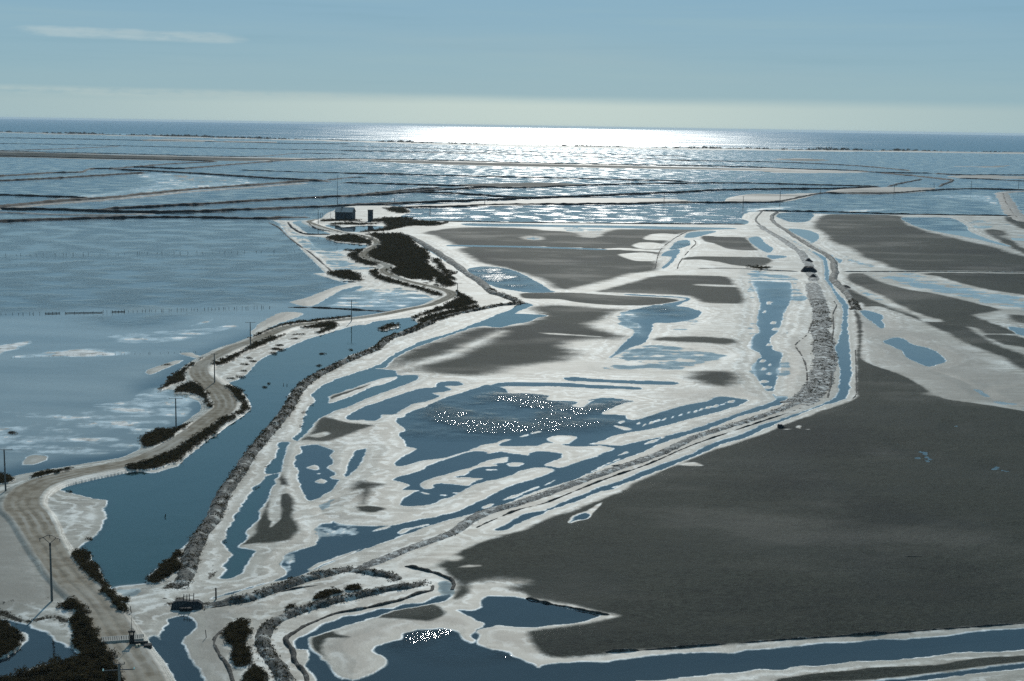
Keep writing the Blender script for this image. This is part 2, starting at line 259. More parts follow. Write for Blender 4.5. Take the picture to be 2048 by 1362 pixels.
MUD = [   # (polygon, softness m)
 (T('L', 290,290,400,220,620,130,900,30) + T('I', 1240,1362,1450,1270,1700,1180,2003,1065) + T('J', 450,885,650,800,900,700,1150,620,1300,565,1450,500,1700,412,1880,345,1915,290,1915,0)
  + T('C', 905,1000,900,850,880,770,885,750,925,800,935,900,930,1000) + T('N', 215,460,260,500,380,540,500,590,600,650,720,710,900,735,1178,775,1600,870)
  + T('X', 2800,1200) + T('M', 2048,637,1700,662,1300,692,900,717,500,747,0,782) + T('L', 1600,1032,1350,1047,1200,1032,1100,962,1050,880,1060,830,1300,800,1500,770,1650,740,1780,715,1700,690,1500,640,1300,595,1100,560,1000,520,900,500,700,460,600,450,560,520,450,570,420,530,450,450,420,400,350,330), 1.6),
 (T('C', 600,175,700,100,1190,110,1230,160,1450,235,1800,315,2036,385,2500,470,2500,505,2036,492,1300,485,1170,475,1100,450,1000,410,930,385,840,325,720,285,680,235), 9),
 (T('C', 1310,500,2036,503,2500,507,2500,730,2036,650,1800,615,1600,570,1450,525), 4),
 (T('C', 820,520,850,502,960,507,1050,552,1200,600,1500,655,1760,720,1880,752,1700,785,1720,800,1850,850,1990,900,1960,915,1760,915,1740,890,1650,865,1700,900,1800,960,1950,1030,2036,1060,2500,1250,2500,1370,2036,1165,1900,1085,1800,1040,1650,985,1500,905,1350,835,1480,830,1300,775,1180,720,1060,660,950,610,860,570), 4),
 (T('C', 810,615,870,612,960,655,1100,715,1180,735,1300,780,1340,830,1200,780,1050,730,950,730,920,700,910,750,880,740,860,690), 2.5),
 (T('C', 1760,925,1970,925,2036,945,2300,990,2300,1100,2036,1010,1900,990,1830,960), 3), (T('C', 1920,785,2036,790,2500,860,2500,900,2036,845,1960,830), 6),
 (T('X', 845,467,870,461,900,457,940,455,1000,456,1060,458,1100,462,1160,463,1220,459,1300,459,1400,459,1430,460,1390,462,1365,467,1340,480,1325,495,1318,510,1314,520,1313,540,1290,545,1265,548,1230,557,1190,568,1150,577,1130,580,1105,575,1090,563,1070,555,1040,545,1000,534,965,528,950,520,930,508,915,500,930,495,905,488,885,480,870,472), 8),
 (T('X', 1405,472,1440,474,1490,475,1495,480,1510,495,1517,501,1480,501,1450,497,1430,488,1405,482), 3), (T('X', 1365,520,1385,514,1450,514,1500,515,1535,516,1543,523,1530,531,1500,534,1460,530,1440,525,1400,520), 3),
 (T('B', 780,738,930,697,1100,652,1170,628,1300,608,1600,607,1800,614,1850,650,1900,690,1960,760,1985,800,1960,830,1850,835,1700,830,1620,820,1570,790,1480,768,1300,760,1100,750,950,745), 5),
 (T('B', 170,752,400,742,700,754,950,770,1200,780,1440,805,1300,832,1150,848,1000,850,800,842,600,822,500,802,400,797,200,792), 2),
 (T('X', 757,740,780,728,795,715,815,702,845,690,870,683,900,673,930,664,950,656,1000,655,1040,650,1060,642,1090,632,1060,617,1100,611,1150,613,1200,617,1250,620,1225,628,1208,640,1175,650,1205,660,1238,670,1247,675,1225,679,1175,680,1130,685,1135,697,1150,710,1125,722,1075,728,1020,735,990,745,950,752,910,751,870,748,840,744,800,746,785,741), 10),
 (T('B', 1230,1125,1300,1105,1500,1100,1700,1105,1870,1120,1890,1150,1800,1165,1600,1150,1400,1140), 5), (T('J', 790,170,900,150,1030,150,1130,170,1120,210,1050,260,900,240,820,210), 9),
 (T('G', 1440,780,1500,720,1540,640,1600,615,1700,640,1800,670,1920,680,2003,690,1850,740,1700,800,1600,815,1450,805,1340,805), 2.2),
 (T('H', 630,340,690,400,720,450,640,440,620,380), 2), (T('H', 640,530,700,515,760,580,765,650,740,700,760,735,810,790,760,850,700,890,600,900,480,910,330,920,310,930,400,860,440,800,450,740,520,600,560,540,560,640,570,720,630,720,630,650,620,580), 1.6),
 (T('H', 1215,440,1280,410,1400,430,1470,440,1400,470,1370,520,1330,600,1280,590,1280,490,1200,500), 3.5), (T('H', 1255,630,1330,615,1420,620,1475,640,1400,670,1300,660), 1.5),
 (T('K', 1440,705,1600,660,1760,620,1900,610,2000,680,1960,730,1850,760,1700,745,1550,730), 1.2), (T('K', 910,890,1000,840,1090,830,1140,860,1220,880,1150,890,1050,890,1000,940,990,1000,1060,1090,980,1030,925,970), 1.2),
 (T('M', 790,922,1000,892,1100,882,1250,866,1600,850,1800,817,2048,802,2400,770,2400,800,2048,830,1700,872,1330,917,1050,932,800,945), .6),
 (T('X', -700,303,0,306,100,307,250,311,430,315,600,318,900,324,1100,329,1400,336,1580,341,1300,337,1000,332,850,327,700,321,560,321,430,321,250,319,0,314,-700,308), 40),
 (T('X', 915,369,1000,366,1080,365,1150,367,1190,369,1120,372,1040,374,960,373), 30), (T('G', 1640,460,1720,430,1850,390,1970,352,1960,362,1850,405,1720,450,1650,475), .8),
 (T('C', 1900,120,2036,125,2400,200,2400,260,2036,200,1940,165), 6), (T('C', 1760,205,1900,215,2036,330,2300,400,2300,440,2036,370,1880,290), 6),
]
HOLES = [ # bright salt lying on the mud
 (T('B', 1150,310,1200,280,1300,272,1440,280,1440,290,1370,320,1280,325,1180,322), 3), (T('B', 1060,365,1120,345,1220,343,1310,360,1300,380,1240,395,1120,390), 3),
 (T('B', 820,393,1000,388,1150,398,1260,405,1280,418,1150,414,950,402), 2), (T('B', 950,440,1020,430,1150,425,1250,440,1260,480,1200,493,1080,490,1000,465), 3),
 (T('X', 795,737,850,722,900,707,950,684,1000,664,1010,667,960,690,910,714,860,728,810,740), 9), (T('B', 1580,680,1900,690,1900,700,1600,690), 6),
 (T('J', 710,780,760,768,830,772,870,795,800,795,740,790), 1.2), (T('L', 380,235,440,215,510,230,480,262,420,262), 1.5), (T('I', 1600,1300,1630,1250,1720,1215,1800,1180,1860,1150,1790,1230,1730,1275,1640,1300), .5),
 (T('H', 590,430,630,410,620,470,640,560,630,720,600,760,560,790,580,740,560,700,580,540,590,480), .7), (T('L', 560,300,650,302,640,310,480,318), 1), (T('G', 1480,770,1600,740,1640,760,1560,785), 1.5),
 (T('L', 640,450,780,425,980,430,1000,450,880,480,800,512,720,480), 5), (T('J', 1410,550,1450,540,1600,548,1500,535,1520,520,1540,525,1530,540), .5), (T('B',320,1068,500,1075,800,1100,600,1092,400,1082), 3),
 (T('N', 620,680,700,655,760,670,740,690,680,690), 6), (T('K',1180,850,1350,880,1400,900,1250,870),1),
]
GREY = [(T('N', 210,190,500,300,800,400,1178,600,1178,730,900,720,700,690,500,580,300,480,220,400), 8), (T('F', 60,0,180,0,300,200,420,420,560,600,700,800,500,720,360,720,330,500,240,300,140,150), 3),  # F areas: lower-left dimness away from sun glare, painted darker; N: dirty salt
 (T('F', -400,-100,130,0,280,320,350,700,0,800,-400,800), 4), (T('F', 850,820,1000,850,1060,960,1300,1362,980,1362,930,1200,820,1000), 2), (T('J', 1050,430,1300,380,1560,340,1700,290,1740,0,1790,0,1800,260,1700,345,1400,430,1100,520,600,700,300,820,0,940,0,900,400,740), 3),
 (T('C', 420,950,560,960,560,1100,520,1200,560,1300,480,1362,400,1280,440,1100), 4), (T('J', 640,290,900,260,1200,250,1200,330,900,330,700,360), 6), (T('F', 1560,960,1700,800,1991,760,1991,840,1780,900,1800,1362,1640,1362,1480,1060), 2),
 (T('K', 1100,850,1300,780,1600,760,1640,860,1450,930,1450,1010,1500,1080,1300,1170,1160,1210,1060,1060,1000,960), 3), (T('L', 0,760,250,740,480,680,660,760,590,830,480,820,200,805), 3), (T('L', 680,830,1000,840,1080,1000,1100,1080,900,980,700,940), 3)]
SCRUB = [
 T('A', 960,275,1200,272,1290,305,1330,360,1400,400,1450,470,1420,490,1450,540,1540,590,1600,640,1640,695,1560,700,1500,660,1480,625,1460,660,1380,640,1270,640,1180,610,1110,590,1120,560,1170,540,1080,510,980,480,940,450,960,410,1040,370,1030,330,980,300),
 T('A', 600,305,700,285,850,285,960,330,990,350,960,390,955,360,850,350,700,335), T('A', 760,405,900,400,940,400,880,440,890,470,960,500,1040,530,930,525,840,490,800,450,800,430,850,420),
 T('A', 960,580,1060,560,1020,580,1060,620,1160,650,1300,690,1480,740,1560,775,1500,770,1400,740,1300,705,1100,665,1000,625), T('A', 630,590,690,568,800,572,850,590,905,645,870,650,760,640,660,610),
 T('A', 1330,650,1500,700,1640,740,1720,770,1780,800,1810,840,1760,850,1650,880,1560,885,1400,930,1320,950,1310,940,1450,890,1600,830,1650,790,1600,740,1480,700), T('A', 1330,980,1400,945,1600,890,1850,850,1700,910,1500,980,1400,985),
 T('A', 1070,145,1270,140,1350,170,1600,185,1450,215,1300,210,1200,230,1100,250,870,265,1000,240,1090,218,1070,180,950,180), T('A', 1085,70,1200,58,1260,75,1280,100,1220,110,1150,100), T('A', 560,165,680,160,860,160,860,170,600,175), T('A',580,195,800,185,950,192,1060,188,900,205,740,200),
 T('G', 270,395,330,350,380,290,500,230,600,180,720,120,740,125,650,180,560,220,500,250,470,300,470,330,400,360,310,390), T('A', 0,1120,100,1070,200,1030,330,990,500,970,650,950,810,938,820,950,640,972,500,987,350,1016,200,1056,60,1115,0,1145),
 T('G', 680,215,740,190,850,130,1000,70,1170,0,1180,10,1080,60,960,110,860,170,770,210), T('A', 0,1185,60,1155,200,1105,290,1080,280,1095,150,1150,50,1190,0,1210), T('G', 390,425,430,380,520,350,590,370,650,430,690,520,690,560,650,530,620,480,560,440,480,420),
 T('G', 700,375,780,375,860,385,930,430,940,460,1000,540,980,580,900,620,800,690,740,740,650,800,560,880,450,960,350,1000,230,1035,100,1045,10,1050,60,1020,200,980,350,920,480,840,620,750,740,690,860,610,930,560,920,510,850,470,770,430),
 T('G', 120,800,150,770,250,725,380,720,430,710,500,690,560,670,430,750,400,760,380,800,330,840,230,875,170,860,140,830), T('A', 420,1030,560,1000,690,990,700,1020,640,1050,560,1080,540,1060,620,1030,500,1035),
 T('E', 245,605,400,580,560,575,570,590,450,610,330,640,270,645), T('E', 0,615,90,630,105,655,60,670,0,675,-100,660),
 T('F', 590,340,640,330,700,370,720,410,680,430,760,450,795,500,795,580,740,575,680,530,620,460,600,400), T('F', 780,600,830,595,870,630,840,645), T('F', 800,665,870,660,920,690,850,710), T('F', 845,735,900,710,1040,715,1030,740,920,755,860,755), T('F', 880,790,950,765,1000,790,1000,840,940,830),
 T('F', 485,790,530,735,600,740,660,780,690,820,740,880,780,950,800,1030,810,1090,850,1130,870,1170,910,1210,950,1290,980,1362,1000,1450,-300,1500,-100,1400,0,1362,200,1300,350,1250,600,1190,640,1165,600,1120,580,1060,600,980,570,900,610,830,540,800),
 T('F', 0,900,70,915,80,950,180,985,190,1040,150,1100,60,1140,0,1180,-250,1200,-250,890), T('F', 1180,575,1230,500,1350,380,1430,320,1460,370,1410,420,1420,490,1340,550,1260,580),
 T('K', 200,840,240,790,330,760,410,780,350,810,390,850,380,950,410,1090,380,1140,310,1120,270,1020,210,900), T('K', 380,1170,440,1110,520,1170,540,1300,400,1300), T('K', 920,580,960,530,1060,510,1170,520,1090,545,980,580), T('K', 1185,510,1220,485,1300,490,1300,505), T('K', 705,665,740,625,770,640,730,660),
 T('C', 140,462,240,458,320,464,240,472), T('A', 1500,470,1560,545,1600,600,1640,640,1600,640,1520,560,1470,490),
 T('A', 1560,560,1640,590,1660,600,1600,600), T('A',1030,1040,1070,1015,1170,1000,1180,1015,1090,1045),
]
SPARSE = [T('F', 0,800,80,820,150,860,250,880,380,840,500,860,560,900,500,905,420,870,280,900,230,920,100,880,0,850,-200,830), T('F', 0,715,60,725,150,745,60,765,0,750), T('F', 330,730,380,710,440,712,470,740,400,755),
 T('G', 1540,480,1530,500,1450,590,1440,660,1420,700,1330,760,1310,790,1380,720,1400,640,1420,560,1480,500), T('G', 1130,1010,1200,940,1200,960,1150,1020,1110,1060,1060,1060,1080,1000), T('H', 480,430,500,440,380,570,250,760,210,880,190,1000,160,1120,80,1200,60,1180,150,1050,180,900,230,760,350,590,420,490),
 T('F', 1640,470,1790,300,1810,320,1830,360,1750,430,1700,520,1640,510), T('F', 1180,650,1280,640,1380,560,1450,640,1480,720,1380,740,1200,720,1160,680), T('F', 1040,720,1200,705,1400,720,1400,730,1200,725), T('F', 1000,760,1200,740,1390,745,1400,770,1200,770,1000,785)]
ROAD = (T('X', 330,1480) + T('F', 1130,1362,1000,1150,930,1040,850,900,720,720,560,560,430,400,330,230,250,80) + T('E', 175,880,185,800,260,720,400,660,650,600,900,550,1150,490,1400,360,1600,230,1780,100)
 + T('G', 800,530,790,490,740,420,650,350,600,300,590,250,630,200,730,140,850,80,1050,10) + T('A', 300,1030,500,1000,800,965,1050,930,1300,880,1450,850,1570,800,1620,770,1590,740,1500,715,1350,680,1200,640,1080,590,1070,565,1110,540,1050,515,930,470,910,440,960,400,1010,370,1010,340,950,305,850,280,700,255,560,215,470,180,540,160,640,155))
# banks: (points, width, height, kind)  kind e = bare earth, g = gravel, s = scrubby, t = thin wrack line, p = pale track
BANKS = [
 (T('F', 1420,640,1500,480,1530,340,1600,200,1700,60) + T('H', 200,500,300,370,400,200,480,90,560,0) + T('G', 1250,620,1330,500,1400,400,1500,310,1650,230,1850,140,2003,80) + T('A', 1100,1120,1300,1050,1500,960,1700,910,1900,870,2003,850) + T('B', 100,840,150,830), 3.1, .85, 'e'),
 (T('B', 150,830,120,810,0,765) + T('A', 1950,750,1850,660,1700,560,1550,450,1400,360,1310,310,1200,275), 5, 1.1, 'e'),
 (T('K', 20,625,130,615,400,570,650,480,850,410,1100,350,1250,318), 2.8, .8, 'e'),
 (T('K', 1200,345,1400,280,1700,160,2048,35) + T('I', 900,1240,1200,1150,1500,1040,1800,930,2003,860) + T('J', 300,800,550,720,850,590,1150,490,1400,410,1550,350), 3.0, .35, 'g'),
 (T('J', 1500,370,1580,335,1630,290,1680,150,1680,0) + T('C', 650,800,630,650,600,560), 8, .45, 'g'), (T('C', 600,560,560,420,500,350,400,280,300,220,230,170), 6, .5, 'g'),
 (T('K', 1150,335,1250,335,1450,370,1600,400,1560,440), 2.7, .8, 'e'),
 (T('K', 1880,440,1700,475,1500,505,1250,565,1000,625,800,685,620,765,540,845,520,930,570,1040,650,1130,720,1300), 2.5, .75, 'e'),
 (T('K', 1905,455,1890,500,1780,530,1600,590,1300,655,1100,690,880,780,780,840,700,900,760,1000,770,1080,860,1180,880,1300), .9, .35, 't'),
 (T('K', 40,655,300,610,600,530,850,480,1050,455), .6, .22, 't'), (T('K', 200,810,110,910,150,1020,230,1130,280,1300), .8, .25, 't'),
 (T('I', 850,1350,1000,1280,1200,1200,1400,1150,1600,1070,1800,990,2003,915) + T('J', 300,850,500,780,800,650,1150,530,1450,430,1560,390), .6, .22, 't'),
 (T('J', 1720,330,1740,250,1745,150,1750,0) + T('C', 745,1100,720,1000,740,880,735,780,760,720,740,690), .8, .3, 't'), (T('C', 560,1300,555,1150,520,1060,480,990,560,920,600,820), .9, .35, 't'),
 (T('L', 20,305,150,320,250,355,350,385,420,410,445,450,430,490), .8, .4, 't'), (T('C', 360,85,320,110,330,150,400,200,500,265,600,325,700,380,740,430,750,490,740,540,790,600,850,660,880,720,890,750), 4, 1.0, 'e'),
 (T('C', 250,80,210,130,235,170,330,230,430,290), 2, .6, 'e'), (T('C', 800,492,1200,491,1600,492,2036,497,2500,505), 1.5, .5, 'e'), (T('C', -200,470,0,468,230,475,500,490), 1.5, .4, 'e'),
 (T('J', 1910,0,1915,200,1915,300,1890,335), .5, .2, 't'), (T('B', 1240,560,1260,470,1280,410,1340,350,1440,285,1500,255), .9, .35, 't'), (T('B', 1420,560,1440,500,1520,400,1570,350,1550,320), .9, .35, 't'),
 (T('X', 1205,1040,1300,1058,1400,1078,1500,1092,1600,1102), .5, .2, 't'), (T('M', 500,300,900,310,1300,298,1700,300,2048,296), .4, .16, 't'), (T('M', 400,440,800,450,1000,460), .4, .16, 't'),
 (T('M', -100,786,0,780,500,745,900,715,1300,690,1700,660,2048,635,2500,600), .5, .25, 't'), (T('L', 1035,560,1200,598,1400,640,1640,690,1740,702), .5, .3, 't'),
 (T('A', 150,182,230,220,300,290,390,360,470,415,560,490,660,575), 1.4, .35, 't'), (T('A', 300,180,330,215,390,260,470,280,640,280), 3.5, .9, 's'),
 (T('A', 450,180,520,225,620,250,760,270), 2.0, .6, 's'), (T('A', 1480,830,1300,880,1150,895,700,870,500,862,300,860), 1.2, .3, 't'),
 (T('F', 1000,735,1200,712,1390,722), .8, .4, 't'), (T('X', 640,441,700,443,790,446,850,444), 3, .6, 's'),
 # outer basins
 (T('O', -900,208,0,222,500,230,900,238,1300,245,1700,255,2048,258), 8, 1.7, 's'), (T('O', -900,245,0,255,350,260,700,268,1200,280,2048,295,3000,310), 7, 1.0, 's'), (T('O', -900,305,0,297,400,285,700,272), 7, 1.2, 's'),
 (T('O', -900,318,0,330,500,342,1000,352,1270,360), 9, 1.8, 's'), (T('O', -900,288,0,300,700,315,1450,332,1750,312,2048,318), 8, 1.0, 's'), (T('O', -900,480,0,445,300,428,480,422,520,405,700,400,1000,375,1270,362), 8, 1.5, 's'), (T('O', -900,510,0,475,400,455,800,430,870,428), 8, 1.8, 's'),
 (T('O', 730,392,900,397,1080,402,1400,375,1750,350,2048,345), 9, 1.8, 's'), (T('O', 640,408,900,418,1200,435,1500,455,1700,465,1850,472,1930,480), 14, 2.0, 's'),
 (T('O', -900,730,0,628,300,598,700,568,1100,528,1500,498,1800,476,1930,478), 12, 1.9, 's'), (T('O', -900,745,0,640,300,610,700,580,1100,540,1500,510,1800,487), 6, .9, 'p'), (T('O', -600,535,0,557,400,570,560,577), 7, 1.4, 's'),
 (T('O', 570,640,800,630,1200,610,1600,585,2048,562,2400,528,2600,515), 9, 1.6, 's'), (T('O', -900,625,0,640,400,645,700,655,1000,658,1400,645,1800,628,2048,620,2500,600), 11, 1.7, 's'), (T('O', -900,640,0,660,300,672,600,675,900,668), 6, .9, 'p'),
 (T('O', -900,745,0,712,300,700,700,690,1100,688,1500,695,1650,690,1800,685), 11, 1.4, 's'), (T('O', 1400,410,1700,420,2048,428,2400,430), 6, .8, 's'), (T('O', 1900,470,2048,455,2150,452), 7, 1.0, 's'),
 (T('P', 0,270,700,290,1400,312,2048,330), 7, 1.1, 's'), (T('P', 0,298,500,308,1000,320,2048,352), 7, 1.0, 's'), (T('P', 0,345,600,355,1200,372,2048,385) + T('Q', 480,395,700,405,1000,412,1200,425,1520,430), 9, 1.7, 's'),
 (T('P', 0,430,700,445,1400,460,2048,478), 8, 1.2, 's'), (T('P', 0,485,400,495,750,505,1000,515,1300,505,1600,495) + T('Q', 0,489,400,487,800,497,1200,507), 8, 1.3, 's'), (T('P', 0,568,300,550,600,527,850,515), 8, 1.7, 's'), (T('P', 420,540,700,550,1000,570,1200,577), 8, 1.5, 's'),
 (T('P', 0,618,400,605,800,590,1050,580,1300,570,1600,558) + T('Q', 0,543,300,528,700,522,1000,520,1200,510), 9, 1.8, 's'), (T('P', 300,632,600,627,900,616,1200,612,1600,610) + T('Q', 0,602,400,602,600,598,720,575,870,547,1000,548,1250,548,1500,530,1750,520,2048,528,2800,545), 9, 1.4, 's'),
 (T('Q', 0,355,500,362,800,372,1100,388,1390,415), 8, 1.4, 's'), (T('Q', 1210,428,1400,445,1600,467,1630,475,1550,505), 10, 1.7, 's'), (T('Q', 1250,507,1350,485,1450,465), 9, 1.5, 's'), (T('Q', 1520,430,1700,440,2048,440,2800,450), 8, 1.4, 's'), (T('Q', 1650,458,1850,465,2048,475,2800,500), 8, 1.2, 's'),
 (T('Q', 2300,535,2000,537,1920,547,1945,590,1980,650,2030,700,2150,730), 15, .9, 'p'), (T('Q', 1925,550,1938,590,1970,650,2010,695), 6, 1.0, 's'), (T('Q', 480,650,900,655,1400,670,1950,680,2040,690), 3, .8, 's'), (T('X', 800,442,900,443,1000,445,1200,447,1490,449), 3, .7, 'e'),
]
# coast: scrubby dunes
COAST = T('X', -700,254,0,264,120,267,320,272,500,277,680,281,850,286,1000,290,1340,296,1500,298,1600,300,1800,302,2048,305,2800,316)
# ------------------------------------------------------------------ helpers
def smooth_line(p, closed, it=2):
    """curve through the surveyed points"""
    p = np.asarray(p, float)
    if it < 1 or len(p) < 3: return p
    n = 4 if it > 1 else 2
    if closed: a, b, c, d = np.roll(p, 1, 0), p, np.roll(p, -1, 0), np.roll(p, -2, 0)
    else:
        q = np.vstack([2*p[0]-p[1], p, 2*p[-1]-p[-2]]); a, b, c, d = q[:-3], q[1:-2], q[2:-1], q[3:]
    out = []
    for k in range(n):
        t = k/n; h00 = 2*t**3-3*t**2+1; h10 = t**3-2*t**2+t; h01 = -2*t**3+3*t**2; h11 = t**3-t**2
        out.append(h00*b + h10*(c-a)*.42 + h01*c + h11*(d-b)*.42)
    r = np.stack(out, 1).reshape(-1, 2)
    return r if closed else np.vstack([r, p[-1:]])
def hash2(ix, iy, seed):
    h = (ix.astype(np.int64)*374761393 + iy.astype(np.int64)*668265263 + seed*1442695041) & 0xffffffff
    h = ((h ^ (h >> 13))*1274126177) & 0xffffffff
    return ((h ^ (h >> 16)) & 0xffff)/65535.0
def vnoise(x, y, seed=0):
    ix = np.floor(x); iy = np.floor(y); fx = x-ix; fy = y-iy
    fx = fx*fx*(3-2*fx); fy = fy*fy*(3-2*fy)
    a = hash2(ix, iy, seed); b = hash2(ix+1, iy, seed); c = hash2(ix, iy+1, seed); d = hash2(ix+1, iy+1, seed)
    return (a*(1-fx)+b*fx)*(1-fy) + (c*(1-fx)+d*fx)*fy
def fbm(x, y, s, o=4, seed=0):
    r = 0; a = .5; t = 0
    for k in range(o):
        r = r + a*vnoise(x/s + 17.3*k, y/s + 5.1*k, seed+k); t += a; a *= .5; s *= .5
    return r/t
def sstep(a, b, v):
    t = np.clip((v-a)/(b-a), 0, 1); return t*t*(3-2*t)

# ------------------------------------------------------------------ terrain grid (rows closer together near the village of basins in front)
K = CAMH*FPX
qs = np.concatenate([np.arange(1300, 1115, -4.0), np.arange(1115, 400, -1.6), np.arange(400, 60, -1.15), np.arange(60, 24, -1.0)])
rowD = K/qs * 0.985
ts = np.concatenate([np.linspace(-.62, -.40, 70)[:-1], np.linspace(-.40, .40, 930), np.linspace(.40, .62, 70)[1:]])
NR, NC = len(rowD), len(ts)
YY = np.repeat(rowD, NC); XX = np.tile(ts, NR)*YY
NV = NR*NC

def sdf_poly(poly, margin):
    """signed distance (m, + inside) at the grid points near the polygon; returns (index, d)"""
    lo = poly.min(0)-margin; hi = poly.max(0)+margin
    r0 = np.searchsorted(rowD, max(lo[1], 1)); r1 = np.searchsorted(rowD, hi[1])
    if r1 <= r0: return np.empty(0, int), np.empty(0)
    sl = np.arange(r0*NC, r1*NC)
    sl = sl[(XX[sl] >= lo[0]) & (XX[sl] <= hi[0])]
    x = XX[sl]; y = YY[sl]
    d2 = np.full(len(sl), 1e18); ins = np.zeros(len(sl), bool)
    a = poly; b = np.roll(poly, -1, 0)
    for (ax, ay), (bx, by) in zip(a, b):
        ex, ey = bx-ax, by-ay; L = ex*ex+ey*ey
        if L < 1e-9: continue
        u = np.clip(((x-ax)*ex+(y-ay)*ey)/L, 0, 1)
        np.minimum(d2, (x-ax-u*ex)**2+(y-ay-u*ey)**2, out=d2)
        if ay != by:
            c = (ay > y) != (by > y)
            ins ^= c & (x < ex*(y-ay)/ey + ax)
    d = np.sqrt(d2); d[~ins] *= -1
    return sl, d
def dist_line(line, margin):
    lo = line.min(0)-margin; hi = line.max(0)+margin
    r0 = np.searchsorted(rowD, max(lo[1], 1)); r1 = np.searchsorted(rowD, hi[1])
    sl = np.arange(r0*NC, r1*NC); sl = sl[(XX[sl] >= lo[0]) & (XX[sl] <= hi[0])]
    d2 = np.full(len(sl), 1e18); sd = np.zeros(len(sl))
    for k in range(len(line)-1):
        (ax, ay), (bx, by) = line[k], line[k+1]
        m = (YY[sl] > min(ay, by)-margin) & (YY[sl] < max(ay, by)+margin) & (XX[sl] > min(ax, bx)-margin) & (XX[sl] < max(ax, bx)+margin)
        ii = np.nonzero(m)[0]
        if len(ii) == 0: continue
        x = XX[sl[ii]]; y = YY[sl[ii]]; ex, ey = bx-ax, by-ay; L = ex*ex+ey*ey
        if L < 1e-9: continue
        u = np.clip(((x-ax)*ex+(y-ay)*ey)/L, 0, 1)
        q = (x-ax-u*ex)**2+(y-ay-u*ey)**2
        better = q < d2[ii]; jj = ii[better]
        d2[jj] = q[better]; sd[jj] = np.sign(ex*(y-ay)-ey*(x-ax))[better]
    return sl, np.sqrt(d2), sd

def land(pts, closed=True, it=2): return smooth_line(GP(pts), closed, it)

nA = fbm(XX, YY, 14, 4, 3)-.5            # broad
nB = fbm(XX, YY, 3.5, 4, 9)-.5           # fine
nS = fbm(XX*.35, YY, 5.0, 4, 21)-.5      # streaks drawn out by the wind
nL = fbm(XX*.25, YY, 60, 4, 33)-.5
nC = fbm(XX, YY, 1.3, 3, 51)-.5
jit = nB*(1.2+YY*.0012) + nA*(.5+YY*.0012) + nC*.75

W = np.full(NV, -60.0)                   # + under water
def addmax(arr, sl, v): arr[sl] = np.maximum(arr[sl], v)
for p in [FARWATER]:
    sl, d = sdf_poly(land(p, True, 1), 60); addmax(W, sl, d)
lag = np.full(NV, -60.0)
sl, d = sdf_poly(land(LAGOON), 40); addmax(lag, sl, d); addmax(W, sl, d)
for p in WATER:
    P_ = land(p); m = 10+P_[:, 1].max()*.02
    sl, d = sdf_poly(P_, m); addmax(W, sl, d)
for p in ISLANDS:
    P_ = land(p); sl, d = sdf_poly(P_, 8+P_[:, 1].max()*.02)
    W[sl] = np.minimum(W[sl], -d)
farland = np.zeros(NV)
for p in FARLAND:
    P_ = land(p); sl, d = sdf_poly(P_, 60); W[sl] = np.minimum(W[sl], -d); farland[sl] = np.maximum(farland[sl], sstep(-30, 5, d))
sl, d, _ = dist_line(land(COAST, False, 1), 140); W[sl] = np.minimum(W[sl], d-60)
W = np.clip(W, -60, 60) + jit*.75
shore = -W                               # metres inland from the water's edge
H_ = np.where(shore > 0, .015+np.minimum(shore*.035, .22) + np.clip(shore, 0, 8)*.012*nA, -.02-np.minimum(W*.10, .32))
# lagoon on the left: ankle-deep over a pale salt floor
lagw = sstep(2, 14, lag)
H_ = np.where((lagw > 0) & (W > 0), np.maximum(H_, -.16+.10*nL), H_)
stake_y = np.interp(XX/YY, [-.7, -.36, -.18, .2], [ground(0, 634).y, ground(0, 634).y, ground(520, 612).y, ground(700, 585).y])
dk = np.zeros(NV); sl, d = sdf_poly(land(T('D', 690,620,900,585,1300,580,1580,585,1400,660,1250,685,800,692,720,660)), 40); dk[sl] = sstep(-6, 8, d+nA[sl]*14)
lagp = lagw*(1-.97*sstep(-14, 26, YY-stake_y+nA*30))*(1-.7*dk)
film_m = np.zeros(NV)
mudfilm = np.zeros(NV)
for p, f, *onmud in FILM:
    P_ = land(p); Dm = P_[:, 1].mean(); soft = 1.2+Dm*.006
    sl, d = sdf_poly(P_, soft*2.5)
    m = sstep(-soft, soft*.8, d + nA[sl]*soft*2.0)
    wet = (.5-f)*.20 + nS[sl]*.30 + nB[sl]*.16 + nC[sl]*.05
    if onmud: wet = (.5-f)*.16 + nS[sl]*.22 + nC[sl]*.30
    H_[sl] = H_[sl]*(1-m) + m*wet*.45
    if onmud: mudfilm[sl] = np.maximum(mudfilm[sl], m)
    else: film_m[sl] = np.maximum(film_m[sl], m)

mud = np.zeros(NV); mud_id = np.full(NV, -1)
for i, (p, s) in enumerate(MUD):
    P_ = land(p); sl, d = sdf_poly(P_, s*3+10)
    m = sstep(-s, s, d + jit[sl]*min(1.0, .35+s*.15) + nS[sl]*s*.6)
    mud_id[sl] = np.where((m > .5) & (m >= mud[sl]), i, mud_id[sl])
    mud[sl] = np.maximum(mud[sl], m)
for p, s in HOLES:
    P_ = land(p); sl, d = sdf_poly(P_, s*3+6)
    mud[sl] *= 1-sstep(-s, s, d + jit[sl]*.5 + nS[sl]*s*.5)
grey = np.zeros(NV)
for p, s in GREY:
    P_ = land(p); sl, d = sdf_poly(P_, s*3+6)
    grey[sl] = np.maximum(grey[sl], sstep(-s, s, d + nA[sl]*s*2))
mud = mud*sstep(-.2, .8, shore)*(1-film_m*.55)
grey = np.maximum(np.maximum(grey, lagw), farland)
mud = np.maximum(mud, farland*sstep(.0, .25, nL+.1)*.7)
H_ = H_ + (1-mudfilm)*mud*.06*np.clip(shore/6, 0, 1)*(1+nB)

